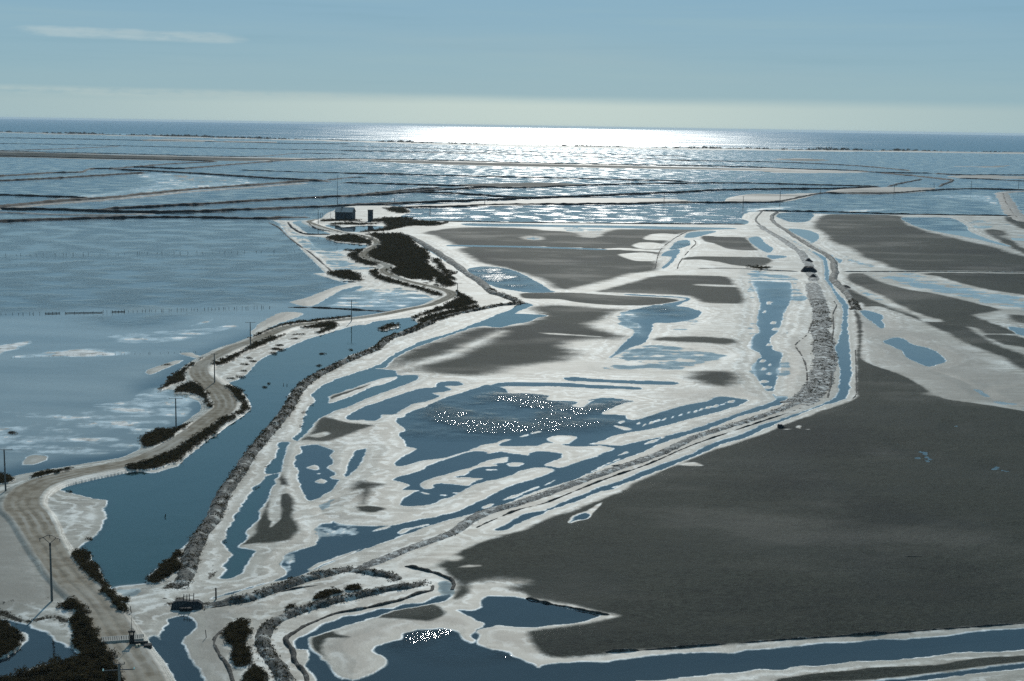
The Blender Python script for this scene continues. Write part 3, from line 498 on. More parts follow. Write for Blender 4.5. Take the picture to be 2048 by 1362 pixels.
# hard-packed road bed
road = np.zeros(NV); trk = np.zeros(NV)
ROADL = land(ROAD, False, 2)
sl, d, sd = dist_line(ROADL, 16)
wid = 2.55 + 1.3*np.clip((YY[sl]-330)/60, 0, 1)*np.clip((430-YY[sl])/60, 0, 1) + nA[sl]*.9 + 1.0*np.clip((YY[sl]-235)/25, 0, 1)*np.clip((300-YY[sl])/30, 0, 1)
shw = 1.6 + 1.8*np.clip((YY[sl]-260)/60, 0, 1)
r_ = 1-sstep(wid*.82, wid*1.1, d+nB[sl]*.5)
bed = .62 - .62*sstep(wid*1.05, wid*1.05+shw, d)
sh = d < 14
H_[sl] = np.where(sh & (bed > 0.02), np.maximum(H_[sl], bed*1.0 + nB[sl]*.05*(1-r_)), H_[sl])
road[sl] = r_; trk[sl] = np.where(d < 14, d*sd, 0)
# ruts pressed into the road
rut = np.exp(-((np.abs(trk)-.85)/.28)**2)*road
H_ -= rut*.05
mud *= 1-road

scrub = np.zeros(NV)
for p in SCRUB:
    P_ = land(p, True, 1); Dm = P_[:, 1].mean(); s = .25+Dm*.0012
    sl, d = sdf_poly(P_, s*4+4)
    scrub[sl] = np.maximum(scrub[sl], sstep(-s, s, d + nB[sl]*(1.2+Dm*.004)))
scrub *= (1-sstep(.3, .7, road))
sparse = np.zeros(NV)
for p in SPARSE:
    P_ = land(p, True, 1); sl, d = sdf_poly(P_, 4)
    sparse[sl] = np.maximum(sparse[sl], sstep(-.5, .8, d)*sstep(.0, .16, nB[sl]+nS[sl]*.6))
H_ = np.where(scrub > .3, np.maximum(H_, .12) + scrub*(.18+.35*(nB+.5)), H_)
sl, d, _ = dist_line(land(COAST, False, 1), 140)
H_[sl] = np.where(d < 75, np.maximum(H_[sl], 2.2*(1-d/75)+nL[sl]), H_[sl])
bh = YY > np.interp(XX/YY, GP(COAST)[:, 0]/GP(COAST)[:, 1], GP(COAST)[:, 1])+62; H_[bh] = -.6
coastm = np.zeros(NV); coastm[sl] = 1-sstep(58, 80, d)

shore = np.maximum(shore, (H_-.04)*22)
# grain of the open mud: low plates and hummocks
H_ += (1-mudfilm)*mud*(nB*.10)*np.clip(shore/5, 0, 1)
teal = np.zeros(NV)
for p in (WATER[5], WATER[2], WATER[3], WATER[4]):
    sl, d = sdf_poly(land(p), 4); teal[sl] = np.maximum(teal[sl], sstep(-2, 2, d))

# ------------------------------------------------------------------ node material kit
class MB:
    def __init__(s, name):
        s.m = bpy.data.materials.new(name); s.m.use_nodes = True; s.t = s.m.node_tree; s.t.nodes.clear()
        s.out = s.t.nodes.new('ShaderNodeOutputMaterial')
        s.pos = s.n('ShaderNodeNewGeometry').outputs['Position']
    def n(s, t, **k):
        o = s.t.nodes.new(t)
        for a, v in k.items(): setattr(o, a, v)
        return o
    def put(s, sock, v):
        if isinstance(v, tuple): sock.default_value = (*v, 1) if len(v) == 3 and sock.type == 'RGBA' else v
        elif isinstance(v, (int, float)): sock.default_value = v
        else: s.t.links.new(v, sock)
    def math(s, op, a, b=None, c=None):
        o = s.n('ShaderNodeMath', operation=op)
        for i, v in enumerate((a, b, c)):
            if v is not None: s.put(o.inputs[i], v)
        return o.outputs[0]
    def rng(s, v, a, b, c=0.0, d=1.0, sm=True):
        o = s.n('ShaderNodeMapRange'); o.interpolation_type = 'SMOOTHSTEP' if sm else 'LINEAR'
        s.put(o.inputs[0], v)
        for i, q in enumerate((a, b, c, d)): o.inputs[i+1].default_value = q
        return o.outputs[0]
    def mix(s, f, a, b):
        o = s.n('ShaderNodeMix', data_type='RGBA'); s.put(o.inputs[0], f); s.put(o.inputs[6], a); s.put(o.inputs[7], b); return o.outputs[2]
    def vec(s, sx, sy, sz):
        o = s.n('ShaderNodeVectorMath', operation='MULTIPLY'); s.put(o.inputs[0], s.pos); o.inputs[1].default_value = (sx, sy, sz); return o.outputs[0]
    def noise(s, scale, detail=4, rough=.55, vec=None, dim='3D'):
        o = s.n('ShaderNodeTexNoise'); o.inputs['Scale'].default_value = scale; o.inputs['Detail'].default_value = detail; o.inputs['Roughness'].default_value = rough
        s.put(o.inputs['Vector'], vec if vec is not None else s.pos); return o.outputs['Fac']
    def attr(s, name): o = s.n('ShaderNodeAttribute', attribute_name=name); return o.outputs['Fac']
    def bump(s, h, strength, dist):
        o = s.n('ShaderNodeBump'); s.put(o.inputs['Strength'], strength); o.inputs['Distance'].default_value = dist; s.put(o.inputs['Height'], h); return o.outputs[0]
    def bsdf(s, colr, rough, normal=None, spec=.5, metal=0.0):
        o = s.n('ShaderNodeBsdfPrincipled'); s.put(o.inputs['Base Color'], colr); s.put(o.inputs['Roughness'], rough)
        s.put(o.inputs['Specular IOR Level'], spec); o.inputs['Metallic'].default_value = metal
        if normal is not None: s.put(o.inputs['Normal'], normal)
        return o.outputs[0]
    def done(s, sh): s.t.links.new(sh, s.out.inputs['Surface']); return s.m

# ---- ground
g = MB('ground')
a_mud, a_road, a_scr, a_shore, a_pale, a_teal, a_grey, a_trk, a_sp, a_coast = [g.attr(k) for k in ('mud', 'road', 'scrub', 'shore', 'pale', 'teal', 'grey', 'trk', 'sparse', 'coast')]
nbig = g.noise(.06, 5); nmid = g.noise(.45, 6, .6); nfin = g.noise(3.2, 4, .65)
strk = g.noise(.55, 5, .6, g.vec(.22, 1, 1)); strk2 = g.noise(.16, 4, .6, g.vec(.3, 1, 1))
sz = g.n('ShaderNodeSeparateXYZ'); g.put(sz.inputs[0], g.pos); zz = sz.outputs[2]
nshore = g.noise(.22, 5, .6); npatch = g.noise(.018, 4, .55)
salt = g.mix(g.rng(strk, .34, .66), (.185, .174, .138), (.48, .463, .395))
salt = g.mix(g.rng(nbig, .44, .68, 0, .75), salt, (.74, .73, .66))
salt = g.mix(g.rng(nmid, .53, .72, 0, .75), salt, (.17, .160, .130))
salt = g.mix(g.rng(npatch, .50, .68, 0, .7), salt, (.24, .226, .185))
ngr = g.noise(6.5, 3, .7); nspk = g.noise(2.4, 3, .75, g.vec(.55, 1, 1))
salt = g.mix(g.rng(ngr, .40, .64, .0, .42), salt, (.28, .266, .22))
stain = g.noise(.11, 6, .68, g.vec(.7, 1, 1))
salt = g.mix(g.rng(stain, .52, .68, 0, .8), salt, (.145, .135, .108))
salt = g.mix(g.math('MULTIPLY', g.rng(nspk, .60, .70), g.rng(nbig, .42, .60, .15, .9)), salt, (.13, .125, .105))
# drying bands that follow the shore
bw = g.math('ADD', g.math('MULTIPLY', a_shore, 1.5), g.math('MULTIPLY', nshore, 17.0))
band = g.math('SINE', bw); near = g.math('MULTIPLY', g.rng(a_shore, .6, 2.2), g.rng(a_shore, 16.0, 5.0))
salt = g.mix(g.math('MULTIPLY', g.rng(band, .0, .9, 0, .5), near), salt, (.24, .225, .185))
salt = g.mix(g.math('MULTIPLY', g.rng(band, -.3, -1.0, 0, .5), near), salt, (.78, .775, .71))
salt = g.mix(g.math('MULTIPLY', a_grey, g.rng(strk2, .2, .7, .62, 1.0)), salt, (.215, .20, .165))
crust = g.math('MULTIPLY', g.math('MULTIPLY', g.rng(a_shore, .38, .05), g.rng(zz, .16, .07)), g.rng(g.math('ADD', nshore, g.math('MULTIPLY', nfin, .35)), .50, .82, .10, 1.0))
damp = g.math('MULTIPLY', g.math('MULTIPLY', g.rng(a_shore, .25, .6), g.rng(a_shore, 2.6, .9)), g.rng(nshore, .32, .62, .25, .85))
salt = g.mix(damp, salt, (.31, .295, .245))
salt = g.mix(crust, salt, (.80, .795, .75))
n08 = g.noise(.9, 4, .7); furr = g.noise(.9, 3, .6, g.vec(.10, 1, 1))
mudc = g.mix(g.rng(g.math('ADD', g.math('MULTIPLY', nfin, .55), g.math('MULTIPLY', n08, .45)), .36, .66), (.008, .011, .0095), (.066, .073, .056))
mudc = g.mix(g.rng(furr, .52, .72, 0, .45), mudc, (.022, .025, .025))
mudc = g.mix(g.rng(g.noise(.035, 5, .6), .42, .68, 0, .6), mudc, (.034, .040, .037))
mudc = g.mix(g.rng(strk2, .46, .70, 0, .6), mudc, (.050, .052, .040))
mudc = g.mix(g.math('MULTIPLY', g.rng(npatch, .52, .70, 0, .55), g.rng(nfin, .45, .62)), mudc, (.12, .124, .118))
broad = g.noise(.011, 4, .55)
mudc = g.mix(g.rng(broad, .36, .62, 0, .5), mudc, (.049, .053, .042))
mudc = g.mix(g.rng(broad, .50, .34, 0, .5), mudc, (.017, .021, .021))
mudc = g.mix(g.math('MULTIPLY', g.rng(ngr, .60, .72), g.rng(npatch, .42, .60, .1, .8)), mudc, (.24, .24, .21))
mfac = g.rng(g.math('ADD', a_mud, g.math('MULTIPLY', g.math('SUBTRACT', g.math('ADD', g.math('MULTIPLY', nfin, .5), g.math('MULTIPLY', n08, .5)), .5), .75)), .16, .84)
colr = g.mix(mfac, salt, mudc)
wavy = g.math('SINE', g.math('ADD', g.math('MULTIPLY', a_trk, 3.4), g.math('MULTIPLY', nshore, 5.0)))
dirt = g.mix(g.rng(nmid, .3, .7), (.20, .165, .120), (.35, .31, .245))
dirt = g.mix(g.rng(ngr, .42, .66, 0, .5), dirt, (.19, .17, .135))
dirt = g.mix(g.rng(npatch, .48, .62, 0, .55), dirt, (.42, .40, .35))
dirt = g.mix(g.math('MULTIPLY', g.rng(wavy, .0, .95, 0, .5), g.rng(nbig, .35, .65)), dirt, (.44, .42, .37))
dirt = g.mix(g.math('MULTIPLY', g.rng(wavy, -.5, -.98, 0, .45), g.rng(nshore, .4, .65)), dirt, (.16, .14, .11))
colr = g.mix(g.rng(g.math('ADD', a_road, g.math('MULTIPLY', g.math('SUBTRACT', nmid, .5), .6)), .3, .7), colr, dirt)
veg = g.mix(nfin, (.010, .012, .009), (.035, .036, .024))
colr = g.mix(g.rng(g.math('ADD', a_scr, g.math('MULTIPLY', g.math('SUBTRACT', nmid, .5), .5)), .35, .6), colr, veg)
colr = g.mix(g.rng(g.math('ADD', a_sp, g.math('MULTIPLY', g.math('SUBTRACT', nfin, .5), .8)), .45, .65), colr, veg)
colr = g.mix(g.math('MULTIPLY', a_coast, g.rng(strk, .2, .45)), colr, (.030, .032, .024))
bedc = g.mix(a_teal, (.027, .038, .045), (.024, .060, .058))
bedc = g.mix(g.math('MULTIPLY', a_pale, g.rng(g.noise(.035, 5, .6, g.vec(.35, 1, 1)), .3, .7, .45, .9)), bedc, (.34, .34, .305))
colr = g.mix(g.rng(sz.outputs[2], -.012, -.05), colr, bedc)
dark_wet = g.rng(a_shore, .5, 3.0, .50, .54)
rgh = g.math('ADD', dark_wet, g.math('MULTIPLY', mfac, .10))
gb = g.bump(g.math('ADD', nmid, g.math('MULTIPLY', nfin, .35)), .8, .10)
gb2 = g.n('ShaderNodeBump'); g.put(gb2.inputs['Height'], g.noise(1.6, 5, .7)); gb2.inputs['Distance'].default_value = .22; g.put(gb2.inputs['Strength'], g.math('MULTIPLY', mfac, .9)); g.put(gb2.inputs['Normal'], gb)
spec = g.math('MULTIPLY', g.math('SUBTRACT', 1.0, g.math('MAXIMUM', mfac, g.math('MAXIMUM', a_road, a_scr))), g.rng(a_shore, 0.3, 2.5, .08, .11))
GROUND = g.done(g.bsdf(colr, rgh, gb2.outputs[0], g.math('MULTIPLY', g.math('ADD', spec, g.math('MULTIPLY', mfac, g.rng(g.noise(.022, 4, .6, g.vec(.6, 1, 1)), .50, .70, .015, .045))), g.rng(zz, -.02, .02))))

# ---- water sheets
def water_mat(name, sea=False):
    m = MB(name)
    if sea:
        h1 = m.noise(.03, 6, .65, m.vec(1, .45, 1)); nrm = m.bump(h1, 1.0, 2.5)
        rough = m.rng(m.noise(.004, 4, .6, m.vec(.4, 1, 1)), .3, .7, .34, .41)
        under = m.n('ShaderNodeBsdfDiffuse'); under.inputs['Color'].default_value = (.020, .060, .080, 1)
    else:
        rip = m.attr('ripple')
        patch = m.rng(m.noise(.045, 3, .5), .36, .60, .2, 1.0)
        rr = m.math('MULTIPLY', rip, patch)
        h1 = m.noise(1.7, 2, .5); h2 = m.noise(.20, 3, .5, m.vec(1, .6, 1))
        nrm = m.bump(m.math('MULTIPLY', m.math('ADD', m.math('MULTIPLY', h1, .125), m.math('MULTIPLY', h2, .5)), m.math('ADD', .012, rr)), 1.0, 1.0)
        sp = m.n('ShaderNodeSeparateXYZ'); m.put(sp.inputs[0], m.pos)
        rough = m.math('ADD', .02, m.math('MULTIPLY', rr, m.math('ADD', m.rng(sp.outputs[1], 250.0, 1000.0, .05, .41), m.rng(sp.outputs[1], 1200.0, 3000.0, .0, .07))))
        under = m.n('ShaderNodeBsdfTransparent'); under.inputs['Color'].default_value = (.92, .95, .96, 1)
    dt = m.n('ShaderNodeVectorMath', operation='DOT_PRODUCT'); m.put(dt.inputs[0], nrm); m.put(dt.inputs[1], m.n('ShaderNodeNewGeometry').outputs['Incoming'])
    c1 = m.math('SUBTRACT', 1.0, m.math('MINIMUM', m.math('ABSOLUTE', dt.outputs['Value']), 1.0))
    fac = m.math('ADD', .02, m.math('MULTIPLY', .98, m.math('POWER', c1, 5.0)))
    fac = m.math('MULTIPLY', fac, m.math('SUBTRACT', 1.0, m.math('MULTIPLY', .42, 1.0 if sea else rr)))   # steep wavelets turned to the eye mirror less
    gl = m.n('ShaderNodeBsdfGlossy', distribution='BECKMANN'); m.put(gl.inputs['Roughness'], rough); m.put(gl.inputs['Normal'], nrm)
    gl.inputs['Color'].default_value = (1, 1, 1, 1)
    mx = m.n('ShaderNodeMixShader'); m.put(mx.inputs[0], fac); m.put(mx.inputs[1], under.outputs[0]); m.put(mx.inputs[2], gl.outputs[0])
    return m.done(mx.outputs[0])
WATERM = water_mat('brine'); SEAM = water_mat('sea_water', True)

def earth_mat(name, dark, light, fleck, scale, amt, rough=.8):
    m = MB(name)
    n1 = m.noise(scale, 6, .65); n2 = m.noise(scale*.25, 4); n3 = m.noise(scale*3, 3, .6)
    c = m.mix(m.rng(n1, .35, .65), dark, light); n4 = m.noise(scale*2.6, 4, .75)
    c = m.mix(m.rng(n4, .56, .68, 0, min(1.0, .35+amt*3)), c, fleck)
    c = m.mix(m.rng(m.math('ADD', n2, m.math('MULTIPLY', n3, .35)), .78-amt, .92-amt), c, fleck)
    return m.done(m.bsdf(c, rough, m.bump(m.math('ADD', n1, m.math('MULTIPLY', n3, .4)), 1.0, .25), .25))
M = {}
M['e'] = earth_mat('bank_earth', (.025, .026, .023), (.12, .117, .10), (.46, .45, .40), 1.8, .07)
M['g'] = earth_mat('bank_gravel', (.022, .024, .024), (.26, .255, .23), (.60, .59, .54), 2.3, .10)
M['s'] = earth_mat('bank_scrub', (.006, .008, .007), (.020, .021, .018), (.07, .068, .055), .25, -.10)
M['t'] = earth_mat('wrack', (.014, .015, .013), (.07, .066, .055), (.30, .29, .26), 2.0, .03)
M['p'] = earth_mat('pale_track', (.17, .16, .135), (.30, .285, .25), (.42, .40, .36), .3, .1)
def simple(name, a, b, scale=2.0, rough=.7, spec=.3, metal=0.0, bmp=.02):
    m = MB(name); tcn = m.n('ShaderNodeTexCoord'); n1 = m.noise(scale, 5, .6, tcn.outputs['Object'])
    return m.done(m.bsdf(m.mix(m.rng(n1, .3, .7), a, b), rough, m.bump(n1, .6, bmp), spec, metal))
M['leaf'] = simple('foliage', (.012, .013, .009), (.050, .045, .028), 1.2, .8, .03)
lf = MB('foliage_backlit'); tcn = lf.n('ShaderNodeTexCoord'); ln = lf.noise(1.1, 5, .6, tcn.outputs['Object'])
lc = lf.mix(lf.rng(ln, .3, .7), (.013, .013, .009), (.055, .046, .028))
tl = lf.n('ShaderNodeBsdfTranslucent'); lf.put(tl.inputs['Color'], lf.mix(lf.rng(ln, .3, .7), (.03, .028, .014), (.10, .08, .04)))
lm = lf.n('ShaderNodeMixShader'); lm.inputs[0].default_value = .35; lf.put(lm.inputs[1], lf.bsdf(lc, .8, None, .05)); lf.put(lm.inputs[2], tl.outputs[0])
M['leaf'] = lf.done(lm.outputs[0])
M['wood'] = simple('creosoted_wood', (.020, .018, .016), (.055, .048, .040), 6, .75)
M['greywood'] = simple('weathered_wood', (.22, .21, .18), (.42, .40, .35), 7, .8)
M['concrete'] = simple('pole_concrete', (.07, .075, .075), (.13, .13, .12), 5, .8)
M['steel'] = simple('dark_steel', (.03, .033, .036), (.07, .07, .07), 5, .5, .5, .6)
M['glass'] = simple('insulator_glass', (.45, .60, .55), (.55, .70, .62), 3, .08, .8, 0, .0)
M['brick'] = simple('shed_wall', (.045, .05, .055), (.085, .085, .085), .35, .85)
M['roof'] = simple('shed_roof', (.26, .26, .24), (.42, .40, .36), .4, .8)
M['dark'] = simple('dark_opening', (.012, .012, .012), (.02, .02, .02), 1, .8)
M['heap'] = simple('heap_earth', (.008, .010, .012), (.022, .023, .024), 1.2, .8, .2, 0, .2)
M['crate'] = simple('pale_timber', (.42, .36, .25), (.55, .49, .36), 4, .7)
M['wallconc'] = simple('sluice_concrete', (.015, .016, .017), (.045, .045, .042), 1.5, .85)

# ------------------------------------------------------------------ object kit
def obj(name, me, mat=None, parent=None, **props):
    o = bpy.data.objects.new(name, me); col.objects.link(o)
    if mat is not None and me is not None and not me.materials: me.materials.append(mat)
    if parent is not None: o.parent = parent
    for k, v in props.items(): o[k] = v
    return o
def mesh_np(name, verts, faces, normals=None):
    me = bpy.data.meshes.new(name); nv = len(verts); nf = len(faces); k = faces.shape[1]
    me.vertices.add(nv); me.vertices.foreach_set('co', verts.astype(np.float32).ravel())
    me.loops.add(nf*k); me.loops.foreach_set('vertex_index', faces.astype(np.int32).ravel())
    me.polygons.add(nf); me.polygons.foreach_set('loop_start', np.arange(0, nf*k, k, dtype=np.int32))
    me.polygons.foreach_set('use_smooth', np.ones(nf, bool))
    me.update(calc_edges=True)
    if normals is not None: me.normals_split_custom_set_from_vertices(normals)
    return me
def set_attr(me, name, v):
    a = me.attributes.new(name, 'FLOAT', 'POINT'); a.data.foreach_set('value', v.astype(np.float32))

# ------------------------------------------------------------------ build the ground, cut into flats, beds and road
P3 = np.stack([XX, YY, H_], 1)
idx = np.arange(NV).reshape(NR, NC)
F4 = np.stack([idx[:-1, :-1], idx[:-1, 1:], idx[1:, 1:], idx[1:, :-1]], -1).reshape(-1, 4)
Hg = H_.reshape(NR, NC); Xg = XX.reshape(NR, NC); Yg = YY.reshape(NR, NC)
dHx = np.gradient(Hg, axis=1)/np.gradient(Xg, axis=1)
dHy = np.gradient(Hg, axis=0)/np.gradient(Yg, axis=0) - dHx*np.gradient(Xg, axis=0)/np.gradient(Yg, axis=0)
NRM = np.stack([-dHx, -dHy, np.ones_like(dHx)], -1).reshape(-1, 3); NRM /= np.linalg.norm(NRM, axis=1)[:, None]
cat = np.zeros(NV, int)                                # 0 salt flat
cat[H_ < -.06] = 1                                        # bed
cat[(mud > .5) & (H_ > -.05)] = 2
cat[road > .5] = 3
cat[coastm > .3] = 4
mid = np.where(cat == 2, mud_id, -1)
key = np.where(cat == 2, 10+np.maximum(mid, 0), cat)
fk = key[F4[:, 0]]
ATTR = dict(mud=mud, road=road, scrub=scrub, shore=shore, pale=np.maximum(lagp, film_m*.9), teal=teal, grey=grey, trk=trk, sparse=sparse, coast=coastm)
names = {0: 'salt_flat', 1: 'lagoon_bed', 3: 'dirt_road', 4: 'coast_dune'}
CO = GP(COAST); ycoast = lambda x, y: np.interp(x/y, (CO[:, 0]/CO[:, 1]), CO[:, 1])
beyond = YY > ycoast(XX, YY)*1+150
F4, fk = F4[~beyond[F4[:, 0]]], fk[~beyond[F4[:, 0]]]
for kk in np.unique(fk):
    f = F4[fk == kk]
    if len(f) < 40: 
        fk[fk == kk] = 0
for kk in np.unique(fk):
    f = F4[fk == kk]
    used, inv = np.unique(f, return_inverse=True); f = inv.reshape(-1, 4)
    nm = names.get(int(kk), 'mud_flat')
    me = mesh_np(nm, P3[used], f, NRM[used])
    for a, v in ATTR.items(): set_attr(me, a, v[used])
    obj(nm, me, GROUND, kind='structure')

TX, TY, TH = XX, YY, H_
def zat(x, y):
    r = np.clip(np.searchsorted(TROW, y), 0, len(TROW)-1); c = np.clip(np.searchsorted(ts, x/y), 0, len(ts)-1)
    return float(TH[r*len(ts)+c])
TROW = rowD
# ------------------------------------------------------------------ water sheet of the basins and the sea
RIP = [(T('K', 1560,830,1700,800,2048,790) + T('L', 480,850,640,930,900,1000,860,1040,600,1080,300,1070,80,1000,-60,930), 1.0), (T('I', 330,560,500,330,900,200,1420,280,1700,360,2003,300,2300,330,2200,450,1900,520,1500,570,1000,600,500,600), 1.0),
 (T('B', 1080,905,1200,860,1330,855,1440,900,1400,930,1250,940,1120,930), 1.0), (T('X', 935,538,1000,535,1060,556,1085,572,1020,575,960,560), 1.0), (T('X', 810,410,1100,412,1400,415,1480,425,1490,449,1200,447,820,444), .8),
 (T('B', 1380,360,1500,355,1510,372,1400,380), 1.0), (T('C', 280,560,380,570,420,700,330,720), .35),
 (T('X', -700,441,545,441,665,560,640,585,540,610,400,622,0,625,-700,640), .50), (T('D', 690,620,900,590,1300,590,1560,590,1300,680,800,690), .45), (T('A', 740,740,1250,700,1400,750,1200,800,900,810), .4),
 (T('F', 880,480,1340,0,1600,-200,1700,-100,1300,420), .10)]
qs2 = np.concatenate([np.arange(1300, 400, -7.0), np.arange(400, 22, -4.0)]); rw = K/qs2; tw = np.linspace(-.62, .62, 320)
rowD, NC = rw, len(tw)
YY = np.repeat(rw, NC); XX = np.tile(tw, len(rw))*YY
ripple = np.where(YY > K/(446-252), .75, .05)
for p, v in RIP:
    P_ = land(p); Dm = P_[:, 1].mean(); s = 1+Dm*.008 if Dm < 300 else 2+Dm*.016
    sl, d = sdf_poly(P_, s*2); m = sstep(-s, s*.7, d); ripple[sl] = ripple[sl]*(1-m)+m*v
idx = np.arange(len(XX)).reshape(len(rw), NC)
F4 = np.stack([idx[:-1, :-1], idx[:-1, 1:], idx[1:, 1:], idx[1:, :-1]], -1).reshape(-1, 4)
F4 = F4[~(YY > ycoast(XX, YY)+10)[F4[:, 0]]]
me = mesh_np('basin_water', np.stack([XX, YY, np.zeros_like(XX)], 1), F4); set_attr(me, 'ripple', ripple)
obj('basin_water', me, WATERM, kind='structure')
CO = GP(COAST); cl = smooth_line(CO, False, 1)
def seaq(p, f): return (p[0]*f, p[1]*f, -.05)
sv = []; fs = [1.0, 1.3, 1.8, 3, 6, 10]
for f in fs: sv += [seaq(p, f) for p in cl]
n = len(cl); sf = [(k*n+i, k*n+i+1, (k+1)*n+i+1, (k+1)*n+i) for k in range(len(fs)-1) for i in range(n-1)]
obj('sea', mesh_np('sea', np.array(sv), np.array(sf)), SEAM, kind='structure')
# ------------------------------------------------------------------ banks and dikes: swept earth with rough crests
def resample(p, D0=.0011, lo=.3, hi=9.0):
    out = [p[0]]
    for a, b in zip(p[:-1], p[1:]):
        L = np.hypot(*(b-a)); st = np.clip(np.hypot(*a)*D0, lo, hi); n = max(1, int(L/st))
        for k in range(1, n+1): out.append(a+(b-a)*k/n)
    return np.array(out)
CLODS = []
def bank(pts, width, height, kind, seed):
    p = resample(land(pts, False, 2))
    if len(p) < 3: return None
    t = np.gradient(p, axis=0); t /= np.linalg.norm(t, axis=1)[:, None]+1e-9
    nr = np.stack([-t[:, 1], t[:, 0]], 1)
    s = np.concatenate([[0], np.cumsum(np.linalg.norm(np.diff(p, axis=0), axis=1))])
    D = np.linalg.norm(p, axis=1)
    us = np.linspace(-1.25, 1.25, 5 if kind == 't' else 15)
    hw = width*.5*(.45 if kind == 's' and D.mean() > 900 else 1)
    nn = len(p); V = np.zeros((nn, len(us), 3))
    taper = np.minimum(1, np.minimum(s, s[-1]-s)/(2*width)+.05); nearb = D.mean() < 700
    lat = (fbm(s, s*0, 22, 3, seed)-.5)*width*.35
    big = fbm(s, s*0+4, 7 if nearb else 25, 3, seed+7)
    for j, u in enumerate(us):
        rag = 1+(fbm(s, s*0+u*3+9, 2.2 if nearb else 12, 3, seed+3)-.5)*(.45 if nearb else .4)
        off = u*hw*rag+lat
        x = p[:, 0]+nr[:, 0]*off; y = p[:, 1]+nr[:, 1]*off
        prof = np.clip(1-np.abs(u)**2.4, -.35, 1)*(.8+.2*math.cos(u*2.2))
        rough = fbm(x, y, 1.5 if nearb else 6, 4, seed+11)-.5
        z = .12+height*prof*(.72+.5*big)*taper
        if kind in 'eg': z += rough*.8*np.clip(prof+.25, 0, 1)*min(1, height)
        if kind == 's': z += np.clip(rough, -.2, 1)*(1.3 if not nearb else 2.0)*np.clip(prof, 0, 1)
        if kind == 't': z += (rough*1.8-.12)*height + (big-.54)*.7
        if abs(u) > 1.2: z = z*0-.3
        V[:, j] = np.stack([x, y, z], 1)
    if kind in 'eg' and D.min() < 640:
        sel = np.nonzero(D < 640)[0][::2]
        ip = np.repeat(sel, 9 if width < 6 else 22); uu = rng.uniform(-1.1, .95, len(ip)); jj = np.clip(((uu+1.25)/2.5*(len(us)-1)).round().astype(int), 0, len(us)-1)
        q = V[ip, jj]; cov = .62 if kind == 'e' else .34
        keep = rng.random(len(ip)) < np.clip(cov+(fbm(q[:, 0], q[:, 1], 2.4, 3, seed+31)-.5)*4.0, 0, 1)
        q = q[keep] + rng.normal(size=(keep.sum(), 3))*(.18, .18, .0); CLODS.append(np.hstack([q, np.full((len(q), 1), 1.0 if kind == 'e' else .6)]))
    m = len(us); idx = np.arange(nn*m).reshape(nn, m)
    f = np.stack([idx[:-1, :-1], idx[1:, :-1], idx[1:, 1:], idx[:-1, 1:]], -1).reshape(-1, 4)
    nm = {'t': 'wrack_ridge', 'p': 'dike_track'}.get(kind, 'dike')
    return obj(nm, mesh_np(nm, V.reshape(-1, 3), f), M[kind], kind='structure')
for i, (pts, wd, ht, kd) in enumerate(BANKS): bank(pts, wd, ht, kd, 100+i*13)

# ------------------------------------------------------------------ scrub: ground-hugging glasswort, countless
def leaf_tris(cx, cy, cz, r, h, n, sz=.42):
    N = len(cx)*n
    C = [np.repeat(a, n) for a in (cx, cy, cz, r, h)]
    th = rng.uniform(0, 2*math.pi, N); u = np.sqrt(rng.random(N)); v = rng.random(N)**.7
    px = C[0]+C[3]*u*np.cos(th); py = C[1]+C[3]*u*np.sin(th); pz = C[2]+C[4]*v*np.sqrt(np.clip(1.05-u*u, 0, 1))
    ctr = np.stack([px, py, pz], 1)
    tri = []
    for k in range(3):
        d = rng.normal(size=(N, 3)); d /= np.linalg.norm(d, axis=1)[:, None]
        tri.append(ctr + d*(np.minimum(C[3], C[4]*1.4)*sz)[:, None])
    V = np.stack(tri, 1).reshape(-1, 3); V[:, 2] = np.maximum(V[:, 2], -.05)
    return V, np.arange(N*3).reshape(-1, 3)
def stuff_scrub(name, ii, rmul, n, hmul=1.0):
    x = TX[ii]; y = TY[ii]; D = np.hypot(x, y)
    x = x+rng.normal(size=len(x))*D*.0006; y = y+rng.normal(size=len(x))*D*.002
    r = np.clip(D*.0013, .3, 1.6)*rmul*rng.uniform(.6, 1.4, len(x)); h = np.clip(r*.55, .16, .7)*hmul*rng.uniform(.6, 1.4, len(x))
    V, f = leaf_tris(x, y, np.maximum(TH[ii], 0), r, h, n)
    return obj(name, mesh_np(name, V, f), M['leaf'], kind='stuff', label='low dark glasswort scrub matted along the road and salt banks', category='scrub')
ok = (scrub > .5) & (TY > 150) & (np.abs(TX/TY) < .5)
ii = np.nonzero(ok)[0]; ii = rng.permutation(ii)[:15000]
stuff_scrub('scrub', ii, 1.0, 20)
ii = np.nonzero((sparse > .45) & (scrub < .3) & (TY > 150))[0]; ii = rng.permutation(ii)[:2500]
stuff_scrub('scrub', ii, .6, 12, .7)['label'] = 'thin dark tufts scattered over the salt crust by the dikes'
q = np.vstack(CLODS); r = rng.uniform(.28, .6, len(q))*q[:, 3]*np.clip(np.hypot(q[:, 0], q[:, 1])/330, .8, 1.6)
V, f = leaf_tris(q[:, 0], q[:, 1], q[:, 2]-.08, r, r*.55, 7, .6)
obj('scrub', mesh_np('scrub', V, f), M['leaf'], kind='stuff', label='dark tufts and clods matted over the earth dikes', category='scrub')
